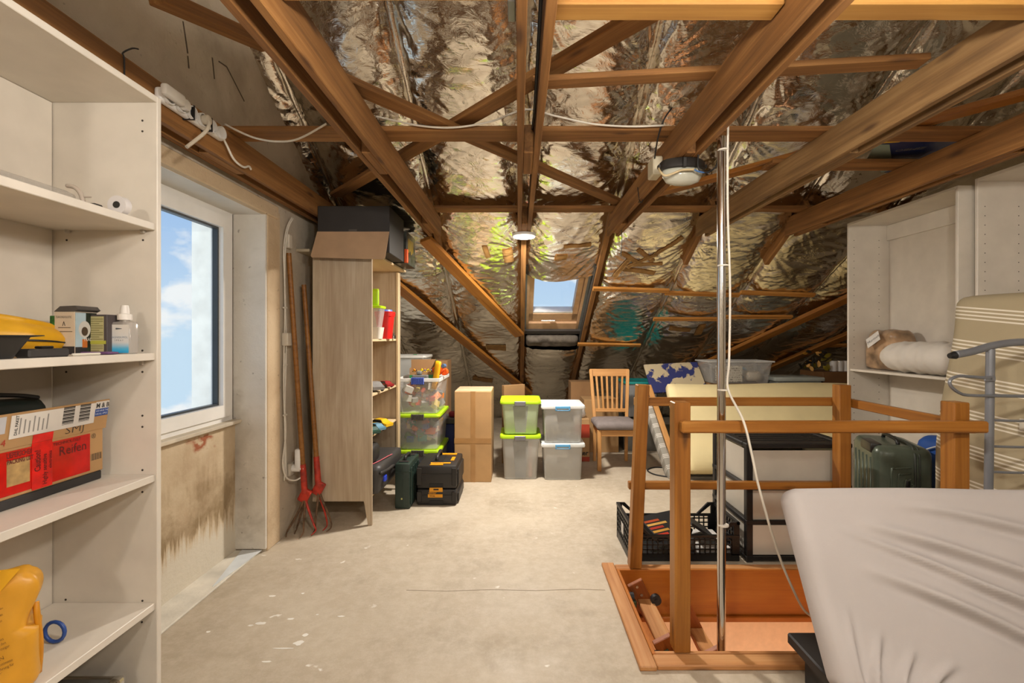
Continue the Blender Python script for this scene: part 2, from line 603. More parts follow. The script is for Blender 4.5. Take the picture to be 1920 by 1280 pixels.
def Y_roof(py):
    return (O_Z - EYE + 0.6 * O_Y) / (-(py - CY) / F + 0.6)


TX = [0.05 + 0.795 * k for k in range(-2, 5)]       # axes of rafters and tie pairs

# ------------------------------------------------------------------ floor, walls
HX0, HX1, HY0, HY1 = 0.60, 2.00, 2.02, 2.72          # clear opening of the hatch
fl = struct('floor', 'dusty beige concrete attic floor with pale splashes')
bm = BM()
OX0, OX1, OY0, OY1 = HX0 - 0.02, HX1 + 0.02, HY0 - 0.02, HY1 + 0.02
box(bm, -2.1, OX0, -2.5, 8.3, -0.25, 0)
box(bm, OX1, 4.9, -2.5, 8.3, -0.25, 0)
box(bm, OX0, OX1, -2.5, OY0, -0.25, 0)
box(bm, OX0, OX1, OY1, 8.3, -0.25, 0)
part('slab', bm, CONCRETE, fl)
bm = BM()
cr_pts = [(-0.62, 2.54), (-0.4, 2.53), (-0.15, 2.545), (0.1, 2.535), (0.34, 2.55), (0.48, 2.54)]
for a_, b_ in zip(cr_pts, cr_pts[1:]):
    m4, ln_ = frame_of((a_[0], a_[1], 0.0004), (b_[0], b_[1], 0.0004)); box(bm, -ln_ / 2, ln_ / 2, -0.0022, 0.0022, -0.0003, 0.0004, 0, 1, m4)
part('crack', bm, M('8f8270', 0.9), fl)
rs = random.Random(21)
for (px, py, sx, sy) in ((560, 1205, 0.028, 0.02), (572, 1190, 0.016, 0.012), (545, 1160, 0.02, 0.008), (490, 1168, 0.03, 0.012), (470, 1172, 0.015, 0.008), (510, 1117, 0.02, 0.01), (568, 1112, 0.012, 0.008), (391, 1184, 0.012, 0.008), (595, 1152, 0.008, 0.006), (640, 1155, 0.02, 0.006), (530, 1215, 0.05, 0.006), (500, 1240, 0.03, 0.005)):
    Yf = F * EYE / (py - CY); xf = X(px, Yf)
    bm = BM(); prism(bm, [(xf + sx * math.cos(a) * rs.uniform(0.6, 1.1), Yf + sy * math.sin(a) * rs.uniform(0.6, 1.1)) for a in [i * math.pi / 6 for i in range(12)]], 0.0, 0.0006, lambda u, v, d: Vector((u, v, d)))
    part('paint_splash', bm, M('e4e0d6', 0.8), fl)

wl = struct('wall_left', 'rough plastered gable wall with a deep window niche')
bm = BM()
WX = -1.65
box(bm, -2.07, WX, 3.0, 8.3, -0.25, 5.2)
box(bm, -2.07, WX, -2.5, 1.70, -0.25, 5.2)
box(bm, -2.07, WX, 1.70, 3.0, 2.215, 5.2)
box(bm, -2.07, -1.86, 1.70, 3.0, -0.25, 0.86)
box(bm, -2.07, -1.86, 1.70, 1.84, 0.86, 2.215)
part('masonry', bm, GABLE, wl)
bm = BM(); box(bm, -1.87, -1.844, 1.70, 2.995, 0.0, 0.845)
part('parapet_plaster', bm, PARAPET, wl, label='brown stained plaster under the window')
bm = BM(); box(bm, -1.86, WX + 0.004, 2.985, 3.004, 0.02, 2.205, 0.003); box(bm, -1.86, WX + 0.004, 1.70, 1.715, 0.02, 2.205)
part('reveal', bm, REVEAL, wl, label='white painted window reveal')
bm = BM(); box(bm, -1.86, WX - 0.02, 1.70, 3.0, 2.198, 2.216)
part('lintel_soffit', bm, M('d6d3cb', 0.85, 0, 0.05, 4, 0.3, 25), wl)
bm = BM(); box(bm, WX - 0.03, WX + 0.022, 0.5, 3.12, 2.20, 2.285, 0.006)
part('lintel', bm, OCHRE, wl)
bm = BM(); box(bm, WX - 0.01, WX + 0.008, 3.004, 3.16, 0.0, 2.25, 0.004)
part('ochre_edge', bm, OCHRE, wl)
bm = BM(); box(bm, -1.86, WX - 0.03, 1.70, 2.99, 0.0, 0.012, 0.003)
part('threshold', bm, M('d8d2c4', 0.85, 0, 0.1, 6, 0.5, 40), wl)
bm = BM()
prism(bm, [(-1.80, 2.985), (-1.67, 2.985), (-1.70, 2.55)], 0.012, 0.017, lambda u, v, d: Vector((u, v, d)))
part('threshold_strip', bm, M('d3d8da', 0.6), wl)
bm = BM(); box(bm, -2.069, -1.925, 2.905, 3.0, 0.8, 2.3); box(bm, -2.069, -1.925, 1.80, 1.86, 0.8, 2.3)
part('outer_reveal', bm, EXT, wl, label='white outer window reveal')
# cracks of the gable
bm = BM()
for (a, b_) in (((343, 40), (352, 100)), ((352, 105), (354, 128)), ((398, 108), (402, 148)), ((425, 125), (458, 190)), ((410, 115), (425, 125))):
    p = P(a[0], a[1], F * -(WX + 0.001) / (CX - a[0])); q = P(b_[0], b_[1], F * -(WX + 0.001) / (CX - b_[0]))
    m4, ln = frame_of(p, q, (1, 0, 0))
    box(bm, -ln / 2, ln / 2, -0.003, 0.003, -0.002, 0.002, 0, 1, m4)
part('crack', bm, M('5a4f42', 0.9), wl)

bm = BM(); box(bm, 4.9, 5.1, -2.5, 8.3, -0.25, 5.2); o = part('wall_right', bm, ROOM); o['kind'] = 'structure'; o['label'] = 'plain plastered wall at the right end'
bm = BM(); box(bm, -2.07, 5.1, -2.7, -2.5, -0.25, 5.2); o = part('wall_back', bm, ROOM); o['kind'] = 'structure'; o['label'] = 'plain plastered wall behind the viewer'

# ------------------------------------------------------------------ room below the hatch
PEACH = M('dcb690', 0.7, 0, 0.03, 30, 0.15, 160)
lo = struct('wall_below', 'peach coloured room seen down through the hatch')
bm = BM(); box(bm, -0.8, 3.4, 3.35, 3.45, -2.7, -0.25); part('rear_plaster', bm, PEACH, lo)
bm = BM(); box(bm, -0.9, -0.8, 0.6, 3.45, -2.7, -0.25); part('side_plaster', bm, PEACH, lo)
bm = BM(); box(bm, 3.4, 3.5, 0.6, 3.45, -2.7, -0.25); part('side_plaster', bm, PEACH, lo)
bm = BM(); box(bm, -0.8, 3.4, 0.5, 0.6, -2.7, -0.25); part('front_plaster', bm, PEACH, lo)
o = slab('floor_below', -0.9, 3.5, 0.5, 3.45, -2.8, -2.7, M('b98a55', 0.4), None, 0); o['kind'] = 'structure'; o['label'] = 'warm floor of the storey below'

# ------------------------------------------------------------------ the foil-lined slope
ce = struct('ceiling', 'roof slope lined with crumpled silver insulation foil')


def ridged(a): return 1 - min(1.0, abs(a) * 2.2)


STAPLE = {}


def fan(x, s, k):
    """pleats that fan out from the staples along the rafter k"""
    xk = 0.05 + 0.795 * k
    tot = 0.0
    j0 = int(math.floor(s / 0.42))
    for j in (j0, j0 + 1):
        if (k, j) not in STAPLE:
            r_ = random.Random(k * 131 + j * 17 + 5)
            STAPLE[(k, j)] = (j * 0.42 + r_.uniform(-0.10, 0.10), r_.uniform(0.6, 1.5), r_.uniform(0, 50))
        sj, am, ph = STAPLE[(k, j)]
        dx, ds = x - xk, s - sj
        r = math.hypot(dx, ds)
        if r > 0.75: continue
        phi = math.atan2(ds, abs(dx) + 1e-6)
        f = ridged(noise.noise((phi * 4.6 + ph, r * 1.6, k * 2.3 + j))) + 0.6 * ridged(noise.noise((phi * 9.5 + ph, r * 2.5, k + j * 3.1 + 8)))
        tot += am * f * min(1.0, r / 0.10) * math.exp(-r / 0.24)
    return tot


def foil_n(x, Yp):
    """how far the foil hangs into the room (negative = inwards)"""
    q = (x - 0.05) / 0.795
    k = math.floor(q); u = q - k
    e = abs(2 * u - 1)
    s = (Yp - O_Y) / CT
    b = 0.055 * (1 - e ** 3)
    low = noise.noise((u * 1.7 + k * 7.3, s * 1.1, k * 3.1)) * 0.035 * (1 - e ** 6)
    wv = noise.noise((u * 1.3, s * 2.0, k * 5.7 + 9)) * 0.35
    side = (u - 0.5)
    f1 = ridged(noise.noise((u * 1.6 + 3.0 * k, (s + wv + side * e * 0.35) * 6.0, k * 1.9)))
    f2 = ridged(noise.noise((u * 4.5 - 2.0 * k, (s + wv * 1.4 - side * 0.3) * 13.0, k * 2.9 + 4)))
    f3 = noise.noise((u * 9, s * 24 + wv * 6, k * 1.3))
    amp = 0.35 + 0.9 * e * e
    wr = (f1 * 0.022 + f2 * 0.009) * amp * (1 - e ** 10) + f3 * 0.0012
    sag = 0.03 * (0.5 + 0.5 * math.cos(s * 2 * math.pi / 1.05 + k)) * (1 - e ** 4)
    pl_ = (fan(x, s, k) + fan(x, s, k + 1)) * 0.016 * min(1.0, (1 - e) * 14)
    return -(b + low + wr * 0.55 + pl_ + sag)


def foil_panel(x0, x1, ya, yb, nx, ny, round_end=False):
    bm = BM()
    g = []
    for j in range(ny + 1):
        row = []
        for i in range(nx + 1):
            fx = i / nx
            x = x0 + (x1 - x0) * fx
            y_end = yb
            if round_end: y_end = yb + 0.07 * (1 - (2 * fx - 1) ** 2)
            Yp = ya + (y_end - ya) * j / ny
            row.append(bm.verts.new(SP(x, Yp, foil_n(x, Yp))))
        g.append(row)
    for j in range(ny):
        for i in range(nx):
            bm.faces.new((g[j][i], g[j][i + 1], g[j + 1][i + 1], g[j + 1][i]))
    return part('foil_panel', bm, FOIL, ce, True)


YA, YB = 2.1, 8.1
for k in range(-3, 6):
    x0 = 0.05 + 0.795 * k + 0.0005; x1 = x0 + 0.794
    x0 = max(x0, -1.72); x1 = min(x1, 4.92)
    nx = max(6, int((x1 - x0) / 0.0125))
    if k == 0:
        foil_panel(x0, x1, YA, 4.74, nx, 210, True)
        foil_panel(x0, x1, 6.02, YB, nx, 110)
    else:
        foil_panel(x0, x1, YA, YB, nx, 430)
# the slope outside the picture, above and behind the viewer, and the roof deck over the foil
bm = BM()
v = [bm.verts.new(SP(-2.0, YA + 0.02, -0.02)), bm.verts.new(SP(5.0, YA + 0.02, -0.02)), bm.verts.new(SP(5.0, 0.3, -0.02)), bm.verts.new(SP(-2.0, 0.3, -0.02))]
bm.faces.new(v)
zr = SP(0, 0.3).z
v2 = [bm.verts.new((-2.0, -2.6, zr - 0.6 * 2.9)), bm.verts.new((5.0, -2.6, zr - 0.6 * 2.9))]
bm.faces.new([v[3], v[2], v2[1], v2[0]])
part('foil_lining', bm, FOIL, ce)
DECK = M('2b2622', 0.9)
bm = BM()


def roof_box(bm, x0, x1, ya, yb, n0, n1):
    vs = [bm.verts.new(SP(x, y_, n_)) for n_ in (n0, n1) for x, y_ in ((x0, ya), (x1, ya), (x1, yb), (x0, yb))]
    for f in ((0, 1, 2, 3), (4, 5, 6, 7), (0, 1, 5, 4), (1, 2, 6, 5), (2, 3, 7, 6), (3, 0, 4, 7)):
        bm.faces.new([vs[i] for i in f])


SKX0, SKX1, SKA, SKB = 0.075, 0.775, 4.62, 5.74
roof_box(bm, -2.1, SKX0 - 0.03, -0.1, 8.6, 0.16, 0.20)
roof_box(bm, SKX1 + 0.03, 5.1, -0.1, 8.6, 0.16, 0.20)
roof_box(bm, SKX0 - 0.03, SKX1 + 0.03, -0.1, SKA, 0.16, 0.20)
roof_box(bm, SKX0 - 0.03, SKX1 + 0.03, SKB, 8.6, 0.16, 0.20)
part('roof_deck', bm, DECK, ce)
# dark seams of the foil where it is stapled over the rafters: narrow pleated strips
bm = BM()
for x in TX + [4.02]:
    if x in (TX[2], TX[3]): continue
    n_ = 90
    prev = None
    for i in range(n_ + 1):
        Yp = YA + (YB - YA) * i / n_
        wob = 0.008 * noise.noise((x * 5, Yp * 5, 0)); hw = 0.018 + 0.012 * noise.noise((x * 9, Yp * 7, 2))
        row = [bm.verts.new(SP(x - hw + wob, Yp, -0.012)), bm.verts.new(SP(x + wob, Yp, -0.034 - 0.012 * noise.noise((x, Yp * 14, 5)))), bm.verts.new(SP(x + hw + wob, Yp, -0.012))]
        if prev:
            for j in range(2): bm.faces.new((prev[j], prev[j + 1], row[j + 1], row[j]))
        prev = row
part('foil_seam', bm, FOIL, ce, True)


def stuck(name, cx, cy, ln, wd, ang, mat):
    """a strip of tape that follows the foil: centre pixel, size in metres, turn in degrees"""
    Yc = Y_roof(cy); xc = X(cx, Yc)
    for _ in range(4):
        p = SP(xc, Yc, foil_n(xc, Yc)); dpx = CX + F * p.x / p.y; dpy = CY - F * (p.z - EYE) / p.y
        xc += X(cx, p.y) - X(dpx, p.y); Yc += (cy - dpy) * 0.006
    ca, sa = math.cos(math.radians(ang)), math.sin(math.radians(ang))
    bm = BM(); n1 = max(6, int(ln / 0.012)); g = []
    for i in range(n1 + 1):
        row = []
        for j in range(4):
            a = (i / n1 - 0.5) * ln; b = (j / 3 - 0.5) * wd
            x = xc + a * ca - b * sa; y_ = Yc + (a * sa + b * ca) * CT
            nn = min(foil_n(x + dx, y_ + dy) for dx in (-0.008, 0, 0.008) for dy in (-0.008, 0, 0.008))
            row.append(bm.verts.new(SP(x, y_, nn - 0.004)))
        g.append(row)
    for i in range(n1):
        for j in range(3): bm.faces.new((g[i][j], g[i][j + 1], g[i + 1][j + 1], g[i + 1][j]))
    r = bmesh.ops.solidify(bm, geom=bm.faces[:], thickness=0.0015)
    return part(name, bm, mat, ce, True)


for a in ((912, 472, 0.17, 0.05, 80), (953, 478, 0.20, 0.10, 85), (1083, 461, 0.26, 0.045, 2), (1052, 482, 0.12, 0.09, 5),
          (1165, 503, 0.30, 0.055, -72), (1185, 486, 0.32, 0.05, 40), (1210, 478, 0.28, 0.05, 45), (1203, 488, 0.32, 0.05, -40),
          (1215, 495, 0.28, 0.045, -6), (1198, 507, 0.34, 0.06, 10), (1253, 462, 0.32, 0.05, -52), (930, 650, 0.26, 0.13, 0),
          (1312, 617, 0.22, 0.09, 88), (1275, 617, 0.26, 0.07, 4), (905, 710, 0.3, 0.13, 10)):
    stuck('tape_patch', *a, TAPE)

# ------------------------------------------------------------------ skylight (window_2)
sk = struct('window_2', 'small pivot roof window with a pale pine sash')
SASH = M('c9a27c', 0.4, 0, 0.06, 12)
GREY = M('8d9396', 0.35, 0.6)
LIN = M('3f3a36', 0.8)


def rbar(name, xa, xb, ya, yb, n0, n1, mat, parent):
    bm = BM(); roof_box(bm, xa, xb, ya, yb, n0, n1)
    return part(name, bm, mat, parent)


rbar('lining', SKX0 - 0.03, SKX0, SKA, SKB + 0.3, -0.06, 0.20, LIN, sk)
rbar('lining', SKX1, SKX1 + 0.03, SKA, SKB + 0.3, -0.06, 0.20, LIN, sk)
rbar('lining', SKX0, SKX1, SKB, SKB + 0.06, 0.0, 0.20, LIN, sk)
rbar('frame_rail', SKX0, SKX0 + 0.02, SKA, SKB, 0.03, 0.13, GREY, sk)
rbar('frame_rail', SKX1 - 0.03, SKX1, SKA, SKB, 0.03, 0.13, GREY, sk)
rbar('frame_stile', SKX0 + 0.02, SKX0 + 0.05, SKA, SKB, 0.03, 0.14, SASH, sk)
rbar('frame_stile', SKX1 - 0.06, SKX1 - 0.03, SKA, SKB, 0.03, 0.14, SASH, sk)
rbar('frame_bottom', SKX0 + 0.02, SKX1 - 0.03, SKB - 0.11, SKB, 0.03, 0.14, SASH, sk)
sa = rbar('sash', SKX0 + 0.05, SKX0 + 0.10, SKA, SKB - 0.13, 0.06, 0.16, SASH, sk)
rbar('sash_stile', SKX1 - 0.125, SKX1 - 0.065, SKA, SKB - 0.13, 0.06, 0.16, SASH, sk)
rbar('sash_rail', SKX0 + 0.05, SKX1 - 0.065, SKB - 0.25, SKB - 0.12, 0.06, 0.16, SASH, sk)
rbar('glazing_bead', SKX0 + 0.10, SKX1 - 0.125, SKB - 0.275, SKB - 0.25, 0.07, 0.15, M('e8e6e2', 0.4), sk)
rbar('pane', SKX0 + 0.10, SKX1 - 0.125, SKA - 0.2, SKB - 0.27, 0.115, 0.122, PANE, sk)
bm = BM()
pc = SP((SKX0 + SKX1) / 2 - 0.01, SKB - 0.17, 0.03)
box(bm, pc.x - 0.035, pc.x + 0.035, pc.y - 0.02, pc.y + 0.012, pc.z - 0.012, pc.z + 0.006, 0.003)
box(bm, pc.x - 0.14, pc.x + 0.03, pc.y - 0.045, pc.y - 0.025, pc.z - 0.012, pc.z + 0.004, 0.003)
part('handle', bm, STEEL, sk)
# rolled felt under the roof window
bm = BM()
soft_box(bm, 0.335, 0.10, 0.055, 0.05, 26, 10, 6, lambda p, x, y, z: p + Vector((0, 0, 0.012 * noise.noise((p.x * 12, p.y * 9, 1)))),
         (0, 0, 0), Matrix.Translation(SP(0.43, 5.92, -0.01)) @ Matrix.Rotation(-TH, 4, 'X'))
part('felt_roll', bm, M('6e655b', 0.95, 0, 0.2, 14, 0.6, 40), ce, True)

# ------------------------------------------------------------------ window_1 in the gable
wd = struct('window_1', 'white plastic window with a view of blue sky')
WY0, WY1, WZ0, WZ1 = 1.84, 2.975, 0.865, 2.205
bm = BM()
for (a, b_, c_, d_) in ((WY0, WY0 + 0.06, WZ0, WZ1), (WY1 - 0.06, WY1, WZ0, WZ1), (WY0 + 0.06, WY1 - 0.06, WZ1 - 0.065, WZ1), (WY0 + 0.06, WY1 - 0.06, WZ0, WZ0 + 0.05)):
    box(bm, -1.925, -1.855, a, b_, c_, d_)
part('frame', bm, PVC, wd)
bm = BM()
SY0, SY1, SZ0, SZ1 = WY0 + 0.05, WY1 - 0.04, WZ0 + 0.035, WZ1 - 0.045
for (a, b_, c_, d_) in ((SY0, SY0 + 0.075, SZ0, SZ1), (SY1 - 0.075, SY1, SZ0, SZ1), (SY0 + 0.075, SY1 - 0.075, SZ1 - 0.075, SZ1), (SY0 + 0.075, SY1 - 0.075, SZ0, SZ0 + 0.075)):
    box(bm, -1.915, -1.84, a, b_, c_, d_)
sash = part('sash', bm, PVC, wd)
bm = BM()
GY0, GY1, GZ0, GZ1 = SY0 + 0.075, SY1 - 0.075, SZ0 + 0.075, SZ1 - 0.075
for (a, b_, c_, d_) in ((GY0, GY0 + 0.012, GZ0, GZ1), (GY1 - 0.012, GY1, GZ0, GZ1), (GY0 + 0.012, GY1 - 0.012, GZ1 - 0.012, GZ1), (GY0 + 0.012, GY1 - 0.012, GZ0, GZ0 + 0.012)):
    box(bm, -1.90, -1.868, a, b_, c_, d_)
part('gasket', bm, M('3c4144', 0.4), sash)
bm = BM(); box(bm, -1.888, -1.882, GY0, GY1, GZ0, GZ1); part('pane', bm, PANE, sash)
bm = BM(); box(bm, -1.862, -1.80, WY0 - 0.1, WY1 + 0.01, 0.845, 0.868, 0.004); part('sill', bm, M('c9bda9', 0.8, 0, 0.1), wd)

# ------------------------------------------------------------------ rafters, ties, planks and braces
names = ['first tie beam, fixed along the plastered gable wall', 'second tie beam from the gable, over the pine cupboard',
         'middle tie beam carrying the round lit lamp', 'tie beam carrying the caged wall lamp beside the steel pole',
         'long weathered tie beam right of the steel pole', 'long orange tie beam just left of the white wardrobes',
         'rightmost tie beam above the white wardrobes']
for k, x in enumerate(TX):
    mt = TIMBER_G if k == 4 else TIMBER
    t = thing('tie_beam', 'doubled brown timber planks, ' + names[k], 'beam', (x, 0.8, 2.30), 0, 'tie beams across the attic')
    for sx in (-1, 1):
        bar('plank', (sx * 0.0405, -3.2, 0.08), (sx * 0.0405, 3.3, 0.08), 0.031, 0.16, mt, t, bev=0.003)
    for (a, b_) in ((1.44, 1.74), (2.85, 3.18)):
        bar('spacer_block', (0, a, 0.07), (0, b_, 0.07), 0.048, 0.139, mt, t)
    # the rafter that shows below the tie
    if k in (2, 3):
        r = bar('rafter', SP(x if k == 2 else x - 0.035, 3.95, -0.02), SP(x if k == 2 else x - 0.035, 7.9, -0.02), 0.05, 0.13, TIMBER, ce, up=(0, ST, CT))
    elif k in (1, 4, 5):
        r = bar('rafter_end', SP(x, 3.9, -0.05), SP(x, 4.55, -0.05), 0.045, 0.10, TIMBER, ce, up=(0, ST, CT))


def loft_plank(label, x0, x1, ya, yb, z0=2.462, th=0.025, mat=TIMBER):
    o = bar('loft_plank', ((x0), (ya + yb) / 2, z0 + th / 2), (x1, (ya + yb) / 2, z0 + th / 2), abs(yb - ya), th, mat)
    return tag(o, label, 'plank')


loft_plank('long flat plank laid across the ties above the socket strip and pole', -1.60, 2.95, 2.355, 2.497)
loft_plank('thinner long plank across the ties just above the lit lamp', -0.95, 3.0, 3.78, 3.91)
loft_plank('short plank across the two right ties below the blue board', 1.55, 2.55, 2.79, 2.93)
o = bar('loft_plank', (0.06, 1.94, 2.475), (1.58, 1.785, 2.475), 0.075, 0.025, TIMBER); tag(o, 'narrow slanting plank above the middle of the attic', 'plank')


def brace(label, p, q, w_=0.095, th=0.03, mat=TIMBER):
    o = bar('brace', p, q, w_, th, mat)
    return tag(o, label, 'beam')


brace('diagonal brace running from second tie down to the caged lamp tie', (-0.80, 1.93, 2.505), (0.86, 3.80, 2.505))
brace('diagonal brace running from top beam down to the dark carton', (0.62, 1.43, 2.537), (-1.46, 3.668, 2.537))
brace('diagonal brace right of the steel pole', (0.90, 3.72, 2.505), (2.50, 1.86, 2.505), mat=ORANGE)
brace('thin brace near the gable at the upper left', P(290, -8, 1.62), P(500, 85, 2.13), 0.07, 0.05)
for (x0, x1, lb) in ((0.11, 0.785, 'pale joist between the middle tie and the caged lamp tie'), (0.905, 1.58, 'pale joist between caged lamp tie and weathered tie'), (1.70, 2.375, 'pale joist at the top right corner')):
    o = bar('joist', (x0, 1.385, 2.43), (x1, 1.385, 2.43), 0.075, 0.10, TIMBER_L); tag(o, lb, 'beam')
o = bar('joist', (-0.685, 1.302, 2.43), (-0.006, 1.302, 2.43), 0.075, 0.10, TIMBER_L); tag(o, 'pale joist at the top edge left of the middle tie', 'beam')
o = slab('joist_hanger', -0.032, -0.0085, 1.33, 1.42, 2.375, 2.47, M('8f918f', 0.4, 0.9)); tag(o, 'galvanised steel joist hanger on the middle tie', 'bracket')
o = bar('gable_plate', (WX + 0.03, -0.5, 2.37), (WX + 0.03, 3.6, 2.37), 0.04, 0.10, TIMBER); tag(o, 'rough timber plate on the gable above the window lintel', 'beam')


def roof_brace(label, a, b_, w_=0.10, th=0.045, n_=-0.125):
    o = bar('roof_brace', on_roof(a[0], a[1], n_), on_roof(b_[0], b_[1], n_), w_, th, ORANGE, None, up=(0, ST, CT))
    return tag(o, label, 'beam')


roof_brace('upper orange diagonal brace left of the roof window', (797, 448), (974, 628), 0.12)
roof_brace('lower orange diagonal brace behind the cupboard', (735, 528), (992, 738), 0.12)
roof_brace('upper orange diagonal brace behind the steel pole', (1700, 508), (1270, 706), 0.12)
roof_brace('lower orange diagonal brace beside the far wardrobe', (1700, 580), (1440, 692), 0.12)
for (a, b_, lb) in (((1112, 541), (1254, 545), 'top batten nearest to the roof window'), ((1247, 549), (1386, 553), 'top batten crossing behind the steel pole'),
                    ((1388, 548), (1527, 553), 'top batten farthest right beside the diagonal brace'), ((1225, 598), (1350, 598), 'middle batten left of the steel pole'),
                    ((1349, 594), (1485, 594), 'middle batten right of the steel pole'), ((1083, 645), (1201, 647), 'lowest batten above the chair'),
                    ((1540, 648), (1700, 644), 'batten half hidden by the far wardrobe')):
    p = on_roof(*a, -0.115); q = on_roof(*b_, -0.115)
    o = bar('roof_batten', p, q, 0.05, 0.028, BATTEN, None, up=(0, ST, CT), bev=0.002)
    tag(o, 'raw wooden batten on the foil, ' + lb, 'batten', 'battens nailed over the foil')

# ------------------------------------------------------------------ the hatch: frame, shaft, railing, ladder, pole
h = thing('attic_hatch', 'worn wooden frame lining the stair hatch in the floor', 'hatch', (HX0, HY0, 0))
wF, hF = 0.085, 0.022
ax, ay = HX1 - HX0, HY1 - HY0
bar('frame_plank', (-0.012 - wF / 2, -0.1, hF / 2), (-0.012 - wF / 2, ay + 0.09, hF / 2), wF - 0.012, hF, HATCHW, h)
bar('frame_plank', (ax + 0.012 + wF / 2, -0.1, hF / 2), (ax + 0.012 + wF / 2, ay + 0.09, hF / 2), wF - 0.012, hF, HATCHW, h)
bar('frame_plank', (-0.016, -0.016 - wF / 2, hF / 2), (ax + 0.016, -0.016 - wF / 2, hF / 2), wF - 0.012, hF, HATCHW, h)
bar('frame_plank', (-0.016, ay + 0.016 + wF / 2 - 0.02, hF / 2), (ax + 0.016, ay + 0.016 + wF / 2 - 0.02, hF / 2), wF - 0.03, hF, HATCHW, h)
for nm, p, q in (('shaft_board', (-0.008, -0.017, -0.13), (-0.008, ay + 0.017, -0.13)), ('shaft_board', (ax + 0.008, -0.017, -0.13), (ax + 0.008, ay + 0.017, -0.13)),
                 ('shaft_board', (0, -0.008, -0.13), (ax, -0.008, -0.13)), ('shaft_board', (0, ay + 0.008, -0.13), (ax, ay + 0.008, -0.13))):
    o = bar(nm, p, q, 0.016, 0.30, PLY if q[1] > 0 else HATCHW, h, bev=0.002)
bar('shaft_moulding', (0, ay - 0.012, -0.262), (ax, ay - 0.012, -0.262), 0.022, 0.03, PLY, h)

r = thing('hatch_railing', 'varnished orange wooden railing around the stair hatch', 'railing', (HX0, HY0, 0))
PZ = 1.115


def post(x, y_, x2=None, y2=None, z=PZ):
    bar('post', (x, y_, hF + 0.001), (x if x2 is None else x2, y_ if y2 is None else y2, z), 0.07, 0.07, ORANGE, r, up=(0, 1, 0), bev=0.004)


post(0.116, 0.012); post(1.333, 0.012); post(0.098, 0.70 + 0.04, 0.146, 0.74); post(1.345, 0.74)
bar('top_rail', (0.098, -0.046, 1.015), (1.41, -0.046, 1.015), 0.04, 0.05, ORANGE, r, bev=0.007)
bar('top_rail', (0.112, 0.798, 1.005), (1.40, 0.798, 1.005), 0.04, 0.05, ORANGE, r)
bar('top_rail', (1.387, -0.02, 1.005), (1.40, 0.77, 1.005), 0.03, 0.05, ORANGE, r)
bar('lower_rail', (0.075, 0.798, 0.492), (1.40, 0.798, 0.492), 0.04, 0.045, ORANGE, r)

la = thing('loft_ladder', 'folding wooden loft ladder with green brackets in the hatch', 'ladder', (HX0, HY0, 0))
LR = wood('ladder_wood', '7a3c10', '9a5018', 'a8602a', 0.5)
dxs = 0.235
for y_ in (0.10, 0.585):
    bar('stringer', (0.055, y_, 0.03), (0.42, y_, -0.72), 0.028, 0.10, LR, la, up=(0, 1, 0)) if False else None
    m, ln = frame_of((0.06, y_, 0.01), (0.425, y_, -0.72), (0.894, 0, 0.447))
    bm = BM(); box(bm, -ln / 2, ln / 2, -0.014, 0.014, -0.045, 0.045, 0.003); o = part('stringer', bm, LR, la); o.matrix_local = m
    m, ln = frame_of((0.06 + dxs, y_, -0.04), (0.425 + dxs, y_, -0.77), (0.894, 0, 0.447))
    bm = BM(); box(bm, -ln / 2, ln / 2, -0.014, 0.014, -0.04, 0.04, 0.003); o = part('stringer', bm, LR, la); o.matrix_local = m
for (dx, z0) in ((0.115, -0.085), (0.25, -0.36), (0.36, -0.60)):
    bar('tread', (dx, 0.116, z0), (dx, 0.57, z0), 0.085, 0.02, HATCHW, la)
bar('tread', (0.40, 0.116, -0.25), (0.40, 0.57, -0.25), 0.08, 0.02, HATCHW, la)
GREENM = M('45553c', 0.45, 0.4)
RUB = M('1d1d1f', 0.5)
for y_ in (0.565, 0.085):
    s = -1 if y_ > 0.3 else 1
    bm = BM(); box(bm, 0.002, 0.055, y_ - 0.05, y_ - 0.02, -0.095, -0.06, 0.004); part('bracket', bm, GREENM, la)
    bm = BM(); cyl(bm, (0.012, y_ - 0.016, -0.055), (0.045, y_ - 0.016, -0.055), 0.026, n=16); part('roller', bm, RUB, la, 'auto')
    bm = BM(); cyl(bm, (0.165, y_ - 0.045, -0.06), (0.165, y_ - 0.018, -0.06), 0.028, n=18); cyl(bm, (0.165, y_ - 0.05, -0.06), (0.165, y_ - 0.018, -0.06), 0.011, n=10); part('roller', bm, RUB, la, 'auto')
m, ln = frame_of((0.075, 0.078, -0.03), (0.125, 0.078, -0.125), (0.9, 0, 0.44))
bm = BM(); box(bm, -ln / 2, ln / 2, -0.004, 0.004, -0.011, 0.011, 0.001); o = part('strap', bm, GREENM, la); o.matrix_local = m
for (a, b_) in ((0.07, -0.0), (0.095, -0.045)):
    bm = BM(); cyl(bm, (a, 0.567, b_ - 0.01), (a, 0.572, b_ - 0.01), 0.008, n=10); part('bolt', bm, STEEL, la)

